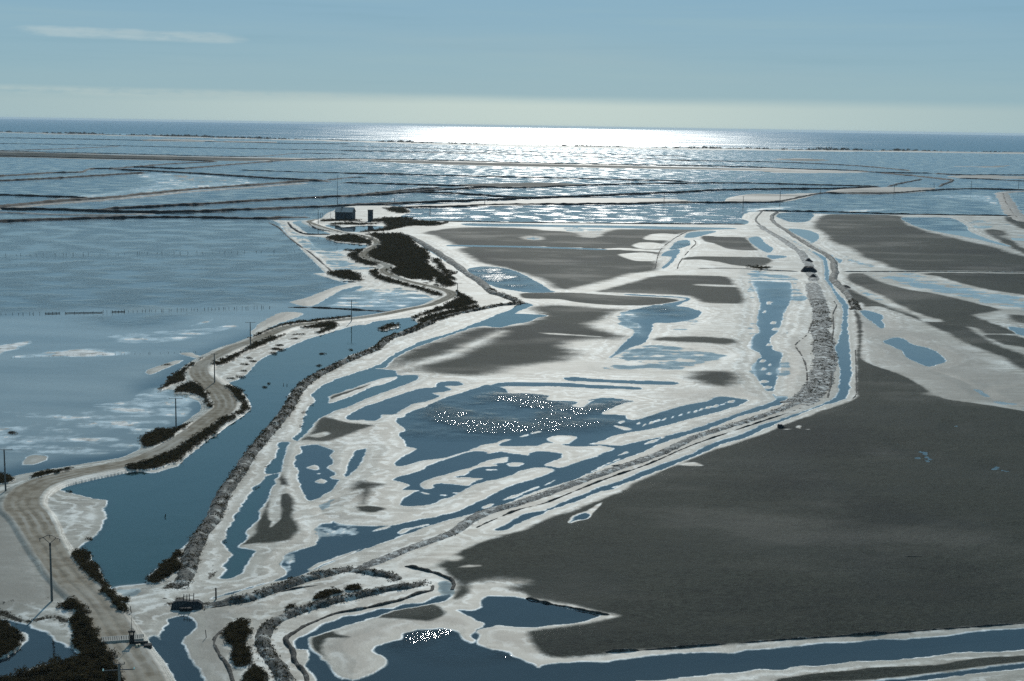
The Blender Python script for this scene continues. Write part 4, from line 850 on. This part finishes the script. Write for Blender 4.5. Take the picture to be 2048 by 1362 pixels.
# dune scrub along the far beach
cp = resample(land(COAST, False, 1), .0, 9, 9)
cp = cp[(np.abs(cp[:, 0]/cp[:, 1]) < .55)]
hh = fbm(cp[:, 0], cp[:, 1], 240, 4, 77)
k = np.nonzero(rng.random(len(cp)) < np.clip((hh-.20)*3.2, .35, 1))[0]
tx = cp[k, 0]/cp[k, 1]; boost = np.where((tx > .21) & (tx < .28), 1.9, 1.0)*np.where(tx < -.2, 1.5, 1)
V, f = leaf_tris(cp[k, 0]+rng.normal(size=len(k))*9, cp[k, 1]+rng.normal(size=len(k))*30, cp[k, 0]*0+.8, 9*rng.uniform(.6, 1.5, len(k)), np.clip((hh[k]-.2)*10, 2.0, 7)*boost*rng.uniform(.5, 1.3, len(k)), 26, .5)
obj('dune_scrub', mesh_np('dune_scrub', V, f), M['leaf'], kind='stuff', label='dark band of dune scrub along the far beach', category='scrub')

# ------------------------------------------------------------------ single shrubs
def tube_mesh(segs, n=5):
    bm = bmesh.new()
    for a, b, ra, rb in segs:
        a, b = Vector(a), Vector(b); q = (b-a).to_track_quat('Z', 'Y')
        A = [bm.verts.new(a + q @ Vector((ra*math.cos(2*math.pi*k/n), ra*math.sin(2*math.pi*k/n), 0))) for k in range(n)]
        B = [bm.verts.new(b + q @ Vector((rb*math.cos(2*math.pi*k/n), rb*math.sin(2*math.pi*k/n), 0))) for k in range(n)]
        for k in range(n): bm.faces.new((A[k], A[(k+1) % n], B[(k+1) % n], B[k]))
        bm.faces.new(A[::-1]); bm.faces.new(B)
    me = bpy.data.meshes.new('tube'); bm.to_mesh(me); bm.free(); return me
shrub_fol, shrub_stem = [], []
for v in range(4):
    k = 9; a = rng.uniform(0, 6.28, k); rr = np.sqrt(rng.random(k))*.62
    V, f = leaf_tris(rr*np.cos(a), rr*np.sin(a), rng.uniform(0, .15, k), rng.uniform(.32, .5, k), rng.uniform(.45, .95, k), 46, .26)
    me = mesh_np('foliage', V, f); me.materials.append(M['leaf']); shrub_fol.append(me)
    me = tube_mesh([((0, 0, -.15), (.45*math.cos(q), .45*math.sin(q), .45), .05, .02) for q in rng.uniform(0, 6.28, 6)]); me.name = 'stem'; me.materials.append(M['wood']); shrub_stem.append(me)
def empty(name, loc, label, cat, group=None, rz=0.0):
    o = bpy.data.objects.new(name, None); col.objects.link(o); o.location = loc; o.rotation_euler = (0, 0, rz); o.empty_display_size = .5
    o['label'] = label; o['category'] = cat
    if group: o['group'] = group
    return o
def shrub(x, y, r, h, label, group):
    e = empty('shrub', (x, y, max(zat(x, y)-.25, -.05)), label, 'shrub', group, random.uniform(0, 6.28))
    v = random.randrange(4)
    for nm, me in (('foliage', shrub_fol[v]), ('stem', shrub_stem[v])):
        c = obj(nm, me, None, e); c.scale = (r, r*random.uniform(.8, 1.2), h)
def inside(poly, x, y):
    c = False; a = poly[-1]
    for b in poly:
        if (b[1] > y) != (a[1] > y) and x < (a[0]-b[0])*(y-b[1])/(a[1]-b[1])+b[0]: c = not c
        a = b
    return c
def shrubs_in(pts, n, r0, r1, label, group, gap=.8):
    P_ = GP(pts); lo, hi = P_.min(0), P_.max(0); got = []
    for _ in range(n*60):
        if len(got) >= n: break
        x, y = random.uniform(lo[0], hi[0]), random.uniform(lo[1], hi[1])
        if inside(P_, x, y) and all((x-a)**2+(y-b)**2 > (gap*r1)**2 for a, b in got):
            got.append((x, y)); r = random.uniform(r0, r1); shrub(x, y, r, r*random.uniform(.75, 1.05), label, group)
shrubs_in(T('F', 485,790,530,735,600,740,660,780,690,820,740,880,780,950,800,1030,790,1090,640,1110,600,1060,620,980,590,900,620,830,540,800), 16, .9, 1.5, 'dark evergreen shrub in the dense strip between the dirt road and the white spit', 'shrubs in the strip beside the dirt road')
shrubs_in(T('F', 800,1100,870,1170,910,1230,960,1362,700,1420,100,1420,0,1370,200,1310,350,1260,600,1200,660,1170), 44, 1.1, 1.9, 'dark evergreen shrub in the thicket on the bank of the pool', 'shrubs of the pool thicket')
shrubs_in(T('F', 590,340,640,330,700,370,720,410,760,450,795,500,795,580,740,575,680,530,620,460,600,400), 13, .8, 1.3, 'dark shrub in the row between the dirt road and the teal canal', 'shrubs between road and canal')
for q in (T('F', 780,600,830,595,870,630,840,645), T('F', 800,665,870,660,920,690,850,710), T('F', 845,735,900,710,1040,715,1030,740,920,755,860,755), T('F', 880,790,950,765,1000,790,1000,840,940,830)):
    shrubs_in(q, 5, .5, .95, 'small dark bush on the roadside below the end of the teal canal', 'bushes below the canal end', .9)
shrubs_in(T('F', 1190,570,1230,500,1350,380,1430,330,1455,370,1410,420,1420,490,1340,550,1260,580), 10, .8, 1.4, 'dark shrub leaning over the canal at the end of the earth dike', 'shrubs at the dike end')
shrubs_in(T('K', 200,840,240,790,330,760,410,780,350,810,390,850,380,950,410,1090,380,1140,310,1120,270,1020,210,900), 14, .7, 1.25, 'dark shrub in the clump beside the curved pale track', 'shrubs beside the pale track')
shrubs_in(T('K', 380,1170,440,1110,520,1170,540,1300,400,1300), 6, .6, 1.1, 'dark shrub below the clump on the outer bank of the pale track', 'shrubs on the outer bank')
shrubs_in(T('K', 920,580,960,530,1060,510,1170,520,1090,545,980,580), 7, .5, .9, 'dark shrub at the shallow pool between the two earth banks', 'shrubs between the earth banks')
shrubs_in(T('K', 1185,510,1220,485,1300,490,1300,505), 3, .5, .8, 'dark bush at the tip of the pocket between the earth banks', 'bushes at the pocket tip')
shrubs_in(T('F', 0,910,70,920,80,950,170,990,180,1040,150,1090,60,1130,0,1170), 9, .8, 1.4, 'dark shrub crowding the islet in the roadside pool', 'shrubs on the pool islet')
for key, x, y, r in (('G',980,150,1.9),('G',1030,175,1.7),('G',960,200,1.7),('G',950,252,1.3),('G',850,312,1.6),('G',925,298,1.5),('G',1200,76,2.4),('G',1250,80,1.8),('G',1240,47,2.0),('G',1190,110,1.7),('A',390,1083,3.2),('A',360,1118,2.6),('A',240,1168,1.9),('A',200,1196,2.4)):
    q = ground(*T(key, x, y)[0]); shrub(q.x, q.y, r, .8, 'flat dark bush on the white salt spit beside the bending road', 'bushes on the white spit')
for key, x, y, r in (('G',1580,110,1.6),('G',1555,206,1.5),('G',1115,380,1.2),('G',1150,351,.7),('G',1810,80,1.0),('A',1070,1030,2.6),('A',1140,1010,2.6),('D',1330,1000,1.6),('E',100,266,1.6),('E',555,738,.7),('F',710,232,.8),('K',590,742,.7),('K',620,1040,.6)):
    q = ground(*T(key, x, y)[0]); shrub(q.x, q.y, r, .6, 'small dark tuft standing alone on bare shore or in shallow water', 'lone tufts')

# ------------------------------------------------------------------ poles
def box(bm, x0, x1, y0, y1, z0, z1):
    v = [bm.verts.new((x, y, z)) for z in (z0, z1) for x, y in ((x0, y0), (x1, y0), (x1, y1), (x0, y1))]
    for q in ((3,2,1,0), (4,5,6,7), (0,1,5,4), (1,2,6,5), (2,3,7,6), (3,0,4,7)): bm.faces.new([v[i] for i in q])
def boxmesh(name, boxes, mat, bevel=0.0):
    bm = bmesh.new()
    for b in boxes: box(bm, *b)
    if bevel: bmesh.ops.bevel(bm, geom=bm.edges[:], offset=bevel, segments=1, affect='EDGES')
    me = bpy.data.meshes.new(name); bm.to_mesh(me); bm.free(); me.materials.append(mat); return me
def tubes(name, segs, mat, n=6):
    me = tube_mesh(segs, n); me.name = name; me.materials.append(mat); return me
def power_pole(px, base, top, style, label, group=None, thick=1.0):
    g0 = ground(px, base); h = height_at(px, base, top); z = max(zat(g0.x, g0.y)-.1, -.2)
    e = empty('power_pole', (g0.x, g0.y, z), label, 'power pole', group)
    h -= z
    t = thick
    if style == 'V':
        obj('pole', tubes('pole', [((0,0,-.5),(0,0,h-1.3),.20,.13)], M['concrete'], 8), None, e)
        obj('cap', tubes('cap', [((0,0,h-1.75),(0,0,h-1.25),.17,.17)], M['steel'], 8), None, e)
        obj('brace', tubes('brace', [((0,0,h-1.35),(-1.0,0,h-.45),.05,.05)], M['steel']), None, e); obj('brace', tubes('brace', [((0,0,h-1.35),(1.0,0,h-.45),.05,.05)], M['steel']), None, e)
        arc = [(-1.65, h-.62), (-1.0, h-.42), (-.35, h-.05), (0, h), (.35, h-.05), (1.0, h-.42), (1.65, h-.62)]
        obj('crossarm', tubes('crossarm', [((a[0],0,a[1]),(b[0],0,b[1]),.055,.055) for a, b in zip(arc[:-1], arc[1:])], M['steel']), None, e)
        for x, zz in ((-1.55, h-.6), (0, h), (1.55, h-.6)):
            obj('insulator', tubes('insulator', [((x,0,zz-.05),(x,0,zz-.5),.06,.03)], M['steel']), None, e)
    elif style == 'W':
        obj('pole', tubes('pole', [((0,0,-.5),(0,0,h-.45),.20,.15)], M['concrete'], 8), None, e)
        obj('crossarm', tubes('crossarm', [((-2.0,0,h-1.3),(1.9,0,h-1.0),.07,.07)], M['steel']), None, e)
        obj('crossarm', tubes('crossarm', [((-.65,0,h-.45),(.65,0,h-.4),.05,.05)], M['steel']), None, e)
        for x, zz in ((-.65, h-.45), (0, h-.42), (.65, h-.4)): obj('insulator', tubes('insulator', [((x,0,zz),(x,0,zz+.3),.05,.05)], M['steel']), None, e)
        for x, zz in ((-1.95, h-1.28), (0, h-1.0), (1.85, h-.99)): obj('insulator', tubes('insulator', [((x,-.02,zz+.02),(x,-.02,zz+.24),.11,.07)], M['glass'], 8), None, e)
    else:
        obj('pole', tubes('pole', [((0,0,-.5),(0,0,h-.15),.19*t,.13*t)], M['concrete'], 7), None, e)
        w_ = .9 if style == 'T' else 1.7
        obj('crossarm', tubes('crossarm', [((-w_,0,h-.2),(w_,0,h-.12),.06*t,.06*t)], M['steel']), None, e)
        for x in (-w_*.93, 0, w_*.93): obj('insulator', tubes('insulator', [((x,0,h-.16),(x,0,h+.1),.05*t,.04*t)], M['steel']), None, e)
    return e
power_pole(104, 1205, 1070, 'V', 'tall concrete power pole with an arched V crossarm beside the dirt road')
power_pole(242, 1470, 1322, 'W', 'power pole with double crossarm and pale glass insulators rising from the thicket')
power_pole(11.5, 985, 898, 'Y', 'power pole on the outside of the broad road bend by the pale lagoon')
power_pole(352.5, 864, 796, 'Y', 'power pole at the scrub patch on the lagoon side of the road')
power_pole(429.5, 769, 707, 'T', 'power pole where the road bends on the white salt spit')
power_pole(501, 693, 644, 'Y', 'power pole on the straight road above the white spit')
power_pole(703, 644, 600, 'Y', 'power pole where the road meets the head of the teal canal')
power_pole(915, 592, 566, 'Y', 'power pole on the outer edge of the sharp scrubby road bend')
power_pole(745, 482, 473, 'T', 'slim pole on the road curve below the lone tower', None, 1.0)
power_pole(756, 497, 487, 'T', 'slim pole in the scrub just past the road curve', None, 1.0)
power_pole(636.5, 449, 419, 'T', 'power pole at the corner of the road beside the warehouse', None, 1.3)
power_pole(661, 437, 421, 'T', 'thin pole close to the blind side of the warehouse', None, .7)
for px, b, t in ((789, 407, 396), (969.5, 409, 394), (1328, 405, 386), (860, 427, 415), (1486, 416, 393), (1559.6, 410, 382), (1641, 386, 370), (1788, 386, 371), (1868, 376, 366), (1942, 379, 362), (2036.7, 379, 363)):
    power_pole(px, b, t, 'T', 'distant power pole of the line running along the far basin dike', 'far power line poles', 1.7)
# mast
g0 = ground(675, 431); h = height_at(675, 431, 352)
e = empty('radio_mast', (g0.x, g0.y, 0), 'very tall thin radio mast rising behind the warehouse', 'mast')
obj('shaft', tubes('shaft', [((0,0,-.5),(0,0,h*.35),.30,.22), ((0,0,h*.35),(0,0,h),.22,.10)], M['steel']), None, e)
obj('antenna', tubes('antenna', [((0,0,h-.2),(0,0,h+2.2),.06,.03)], M['steel']), None, e)
obj('base_block', boxmesh('base_block', [(-.8,.8,-.8,.8,-.4,.5)], M['wallconc'], .05), None, e)

# ------------------------------------------------------------------ warehouse and tower
gl_, gr_ = ground(670, 440), ground(706, 440)
wL = gr_.x-gl_.x; wD = 11.0; eave = height_at(688, 440, 424); ridge = height_at(688, 440, 416.5)+.3
b0 = empty('warehouse', (gl_.x, gl_.y, .1), 'dark gabled warehouse with a paler roof standing by the pools', 'warehouse', None, R(-7))
obj('wall', boxmesh('wall', [(0, wL, 0, .3, -.5, eave)], M['brick']), None, b0); obj('wall', boxmesh('wall', [(0, wL, wD-.3, wD, -.5, eave)], M['brick']), None, b0)
def gable(x0, x1):
    bm = bmesh.new(); prof = [(.303, -.5), (wD-.303, -.5), (wD-.303, eave), (wD*.5, ridge-.15), (.303, eave)]
    A = [bm.verts.new((x0, y, z)) for y, z in prof]; B = [bm.verts.new((x1, y, z)) for y, z in prof]
    bm.faces.new(A); bm.faces.new(B[::-1])
    for k in range(5): bm.faces.new((A[k], B[k], B[(k+1) % 5], A[(k+1) % 5]))
    bmesh.ops.recalc_face_normals(bm, faces=bm.faces[:])
    me = bpy.data.meshes.new('gable_wall'); bm.to_mesh(me); bm.free(); me.materials.append(M['brick']); return me
obj('gable_wall', gable(.01, .3), None, b0); obj('gable_wall', gable(wL-.3, wL-.01), None, b0)
def slope(x0, x1, front, t=.18):
    bm = bmesh.new(); y0, z0 = (-.5, eave-.15) if front else (wD+.5, eave-.15); y1, z1 = wD*.5, ridge+.1
    v = [bm.verts.new(q) for q in ((x0,y0,z0),(x1,y0,z0),(x1,y1,z1),(x0,y1,z1),(x0,y0,z0+t),(x1,y0,z0+t),(x1,y1,z1+t),(x0,y1,z1+t))]
    for q in ((0,1,2,3),(4,5,6,7),(0,1,5,4),(1,2,6,5),(2,3,7,6),(3,0,4,7)): bm.faces.new([v[i] for i in q])
    bmesh.ops.recalc_face_normals(bm, faces=bm.faces[:])
    me = bpy.data.meshes.new('roof_slope'); bm.to_mesh(me); bm.free(); me.materials.append(M['roof']); return me
for x0, x1 in ((-.4, wL*.33), (wL*.355, wL+.4)): obj('roof_slope', slope(x0, x1, True), None, b0)
obj('roof_slope', slope(-.4, wL+.4, False), None, b0)
obj('chimney', boxmesh('chimney', [(wL*.33+.02, wL*.355-.02, wD*.3, wD*.45, eave, ridge+.7)], M['brick']), None, b0)
for k in range(4):
    x = wL*(.14+.22*k); w_ = obj('window', boxmesh('window', [(x, x+1.1, -.05, .06, eave*.50, eave*.74)], M['dark']), None, b0)
    obj('sill', boxmesh('sill', [(x-.1, x+1.2, -.12, -.002, eave*.50-.14, eave*.50-.01)], M['concrete']), None, w_)
dr = obj('door', boxmesh('door', [(wL*.5, wL*.5+2.6, -.06, .07, -.1, eave*.46)], M['wood']), None, b0)
obj('handle', boxmesh('handle', [(wL*.5+.2, wL*.5+.32, -.13, -.062, 1.0, 1.25)], M['steel']), None, dr)
tl, tr_ = ground(735.5, 443), ground(745.5, 443); tw_ = tr_.x-tl.x; th_ = height_at(740, 443, 421)
b1 = empty('tower', (tl.x, tl.y, .1), 'narrow dark block tower standing alone beside the warehouse', 'tower')
obj('shaft', boxmesh('shaft', [(0, tw_, 0, tw_, -.5, th_)], M['brick'], .04), None, b1)
obj('cap_slab', boxmesh('cap_slab', [(-.25, tw_+.25, -.25, tw_+.25, th_+.002, th_+.4)], M['wallconc'], .04), None, b1)
obj('door', boxmesh('door', [(tw_*.35, tw_*.65, -.06, .05, -.1, 2.1)], M['wood']), None, b1)
for zf in (.5, .75): obj('window', boxmesh('window', [(tw_*.38, tw_*.62, -.05, .05, th_*zf, th_*zf+1.0)], M['dark']), None, b1)
# portal frame by the warehouse
q = ground(643, 433); e = empty('sluice', (q.x, q.y, .1), 'small arched sluice frame on the bank beside the warehouse', 'sluice')
obj('post', tubes('post', [((-.9,0,-.3),(-.9,0,2.2),.14,.14)], M['wood']), None, e); obj('post', tubes('post', [((.9,0,-.3),(.9,0,2.2),.14,.14)], M['wood']), None, e)
obj('lintel', tubes('lintel', [((-1.0,0,2.2),(-.4,0,2.7),.14,.14),((-.4,0,2.7),(.4,0,2.7),.14,.14),((.4,0,2.7),(1.0,0,2.2),.14,.14)], M['wood']), None, e)

# ------------------------------------------------------------------ sluices, slab and posts in the foreground
q = ground(374, 1213, .4); e = empty('sluice_headwall', (q.x, q.y, 0), 'dark concrete sluice headwall with upright posts at the foot of the earth dike', 'sluice', None, R(4))
bm = bmesh.new()
prof = [(-2.3, .9), (-1.6, 1.25), (-.4, 1.3), (.6, 1.15), (1.6, 1.25), (2.3, .8)]
A = [bm.verts.new((x, 0, z)) for x, z in prof]; Bv = [bm.verts.new((x*1.08, -1.3, -.5)) for x, z in prof]; Cc = [bm.verts.new((x, .9, z)) for x, z in prof]; Dd = [bm.verts.new((x, 1.2, -.5)) for x, z in prof]
for k in range(5):
    bm.faces.new((Bv[k], Bv[k+1], A[k+1], A[k])); bm.faces.new((A[k], A[k+1], Cc[k+1], Cc[k])); bm.faces.new((Cc[k], Cc[k+1], Dd[k+1], Dd[k]))
bm.faces.new((Bv[0], A[0], Cc[0], Dd[0])); bm.faces.new((Bv[-1], Dd[-1], Cc[-1], A[-1]))
bmesh.ops.recalc_face_normals(bm, faces=bm.faces[:])
me = bpy.data.meshes.new('headwall'); bm.to_mesh(me); bm.free(); me.materials.append(M['wallconc']); obj('headwall', me, None, e)
obj('culvert', boxmesh('culvert', [(-.9, .9, -1.45, -.6, -.2, .62)], M['dark']), None, e)
for x in (-.6, -.1, .35, .95): obj('post', tubes('post', [((x, .5, 1.0), (x+random.uniform(-.08, .08), .5, 2.3+random.uniform(-.2, .2)), .075, .06)], M['wood']), None, e)
obj('rail', tubes('rail', [((-.65, .5, 1.9), (1.0, .5, 1.95), .05, .05)], M['wood']), None, e)

q0, q1 = ground(203, 1286, .65), ground(286, 1280, .65); L = (q1-q0).length; ang = math.atan2(q1.y-q0.y, q1.x-q0.x)
zr = max(zat((q0.x+q1.x)/2, (q0.y+q1.y)/2), .5)
e = empty('plank_crossing', (q0.x, q0.y, zr+.16), 'pale ribbed plank crossing laid over the dirt road above a culvert', 'crossing', None, ang)
for s_ in (0, 1.75): obj('beam', boxmesh('beam', [(-.1, L+.1, s_-.11, s_+.11, -.25, .12)], M['greywood'], .02), None, e)
pm = boxmesh('plank', [(0, .17, .12, 1.63, .02, .10)], M['greywood'], .01); n = int(L/.25)
for k in range(n):
    c = obj('plank', pm, None, e); c.location = (k*L/n+.02, 0, random.uniform(-.01, .015)); c.rotation_euler = (0, 0, random.uniform(-.02, .02))
q = ground(264, 1289, .5); zr2 = max(zat(q.x, q.y), .2)
e = empty('sluice_gate', (q.x, q.y, zr2), 'dark sluice gate with a tall thin spindle at the end of the plank crossing', 'sluice gate', None, .1)
obj('post', boxmesh('post', [(-.35, -.17, -.12, .12, -.4, 1.7)], M['wood']), None, e); obj('post', boxmesh('post', [(.17, .35, -.12, .12, -.4, 1.7)], M['wood']), None, e)
obj('gate_leaf', boxmesh('gate_leaf', [(-.168, .168, -.05, .05, -.3, 1.3)], M['wallconc']), None, e); obj('head_beam', boxmesh('head_beam', [(-.5, .5, -.15, .15, 1.702, 1.95)], M['wood'], .02), None, e)
obj('spindle', tubes('spindle', [((0,0,1.3),(0,0,4.0),.045,.03)], M['steel']), None, e)
obj('handwheel', tubes('handwheel', [((.3*math.cos(a),.3*math.sin(a),2.15),(.3*math.cos(a+.6),.3*math.sin(a+.6),2.15),.03,.03) for a in np.arange(0, 6.2, .6)], M['steel'], 4), None, e)
obj('wing_wall', boxmesh('wing_wall', [(.36, 2.3, -.45, -.1, -.6, .45)], M['wallconc'], .03), None, e); obj('wing_wall', boxmesh('wing_wall', [(1.9, 2.9, -1.5, -.46, -.6, .25)], M['wallconc'], .03), None, e)
q = ground(276.5, 1297, .3); e = empty('timber_block', (q.x, q.y, max(zat(q.x, q.y), 0)), 'small pale timber block lying beside the sluice gate', 'timber', None, .6)
obj('block', boxmesh('block', [(-.32, .32, -.2, .2, 0, .3)], M['crate'], .02), None, e); obj('strap', boxmesh('strap', [(-.06, .06, -.21, .21, -.0, .312)], M['wood']), None, e)
def post(px, b, t, r, name, label, lean=0.0, group=None, cat='post', top=True):
    q = ground(px, b); z = zat(q.x, q.y); h = height_at(px, b, t)
    e = empty(name, (q.x, q.y, max(z-.05, -.1)), label, cat, group); h = max(h-max(z, 0), .4)
    obj('shaft', tubes('shaft', [((0,0,-.4),(lean,0,h),r,r*.85)], M['wood'], 6), None, e)
    if top: obj('cap', tubes('cap', [((lean,0,h+.002),(lean,0,h+.07),r*1.2,r*.6)], M['wood'], 6), None, e)
    return e
post(432, 1199, 1176, .14, 'mooring_post', 'thick dark post standing at the narrow canal beside the headwall')
post(413, 1277, 1260, .06, 'marker_post', 'thin marker post alone on the curved pale track', -.12)
post(329, 1034, 1028, .10, 'mooring_post', 'lone dark stump standing in the open teal canal', .2)
for x, b, t in ((245, 1229, 1214), (250, 1231, 1216), (255, 1231, 1217), (259, 1232, 1218), (263, 1229, 1212)): post(x, b, t, .07, 'fence_post', 'dark broken fence post in the row above the sluice gate', random.uniform(-.25, .2), 'broken fence posts', 'post', False)
for x, y in ((567, 770), (574, 771)): post(x, y, y-4, .10, 'mooring_post', 'short stake of the pair in the upper teal canal', 0, 'canal stake pair', 'stake', False)

# ------------------------------------------------------------------ old stake lines in the shallow lagoon
stk = tubes('stake_shaft', [((0,0,-.3),(.03,.02,.75),.07,.05)], M['wood'], 5)
def stakes(x0, y0, x1, y1, n, label, group, s=1.0):
    for k in range(n):
        f = (k+random.uniform(-.45, .45))/n
        q = ground(x0+(x1-x0)*f, y0+(y1-y0)*f); o = obj('stake', stk, None, None, label=label, category='stake', group=group)
        o.location = (q.x, q.y, 0); sc = s*random.uniform(.55, 1.25); o.scale = (s*random.uniform(.8, 1.8), s, sc); o.rotation_euler = (random.uniform(-.15, .15), random.uniform(-.2, .2), random.uniform(0, 6))
stakes(0, 629, 90, 628, 8, 'dark wooden stake in the long line crossing the pale lagoon', 'stakes of the long lagoon line', 1.1)
stakes(205, 625, 545, 615, 44, 'dark wooden stake in the long line crossing the pale lagoon', 'stakes of the long lagoon line', 1.1)
stakes(20, 715, 410, 704, 30, 'small stake in the short line over the sandy shallows', 'stakes over the sandy shallows', .6)
stakes(0, 511, 600, 503, 40, 'distant stake of the sunken line in the open lagoon', 'stakes of the sunken line', 1.3)
stakes(545, 447, 660, 556, 26, 'stake along the slanting edge of the lagoon below the warehouse', 'stakes on the slanting lagoon edge', .9)
for x0, y0, x1, y1, lb in ((90, 627.5, 120, 627, 'short low plank fence in the lagoon stake line'), (130, 627, 205, 625.5, 'long low plank fence in the lagoon stake line'), (224, 624.5, 250, 624, 'half sunken plank fence at the end of the lagoon stake line')):
    a, b = ground(x0, y0), ground(x1, y1); L = (b-a).length; e = empty('plank_fence', (a.x, a.y, 0), lb, 'fence', None, math.atan2(b.y-a.y, b.x-a.x))
    obj('rail', boxmesh('rail', [(0, L, -.05, .05, .08, .36)], M['wood']), None, e)
    for x in np.linspace(.1, L-.1, 5): obj('post', boxmesh('post', [(x-.08, x+.08, .052, .2, -.3, .65)], M['wood']), None, e)

# ------------------------------------------------------------------ heaps of dark spoil on the gravel bank
def heap(px, py, rx, ry, h, label):
    q = ground(px, py); n = 30; V = []; F = []
    for i in range(9):
        for k in range(n):
            a = 2*math.pi*k/n; r = i/8
            V.append((rx*r*math.cos(a), ry*r*math.sin(a), 0))
    V = np.array(V); nn = fbm(V[:, 0]+px, V[:, 1]+py, 2.2, 4, 5)
    r = np.hypot(V[:, 0]/rx, V[:, 1]/ry); V[:, 2] = h*(1-r**1.6)*(.55+.9*nn) - .3*r
    V[:, :2] *= (1+(nn-.5)*.5)[:, None]
    F = np.array([(i*n+k, i*n+(k+1) % n, (i+1)*n+(k+1) % n, (i+1)*n+k) for i in range(8) for k in range(n)])
    o = obj('spoil_heap', mesh_np('spoil_heap', V, F), M['heap'], label=label, category='heap'); o.location = (q.x, q.y, .15)
heap(1618, 524, 2.8, 4, 2.0, 'smaller dark spoil heap topmost of three on the gravel bank')
heap(1617, 544, 5.0, 6, 3.4, 'broad dark spoil heap in the middle of three on the gravel bank')
heap(1626, 556, 2.3, 4, 1.9, 'low dark spoil heap just under the broad one on the gravel bank')
heap(1690, 576, 3.3, 4, 1.3, 'flat dark spoil heap beyond the canal facing the gravel bank heaps')
q = ground(1561, 856); e = empty('pump_housing', (q.x, q.y, max(zat(q.x, q.y), 0)), 'small dark pump housing at the edge of the open mud flat', 'pump', None, .2)
obj('body', boxmesh('body', [(-.75, .75, -.4, .4, -.1, .7)], M['steel'], .05), None, e); obj('lid', boxmesh('lid', [(-.6, .3, -.45, .45, .702, .95)], M['steel'], .04), None, e); obj('outlet', tubes('outlet', [((.7,-.2,.2),(1.3,-.6,.05),.12,.12)], M['wood'], 8), None, e)

# ------------------------------------------------------------------ sea air
HZ = MB('sea_air'); pv = HZ.n('ShaderNodeVolumePrincipled'); pv.inputs['Color'].default_value = (.62, .78, .92, 1)
pv.inputs['Density'].default_value = 2.0e-5; pv.inputs['Anisotropy'].default_value = .2
HZ.t.links.new(pv.outputs[0], HZ.out.inputs['Volume'])
obj('haze', boxmesh('haze', [(-45000, 45000, -400, 65000, -3, 82)], HZ.m), None, kind='stuff', label='thin pale sea air over the salt works', category='haze')
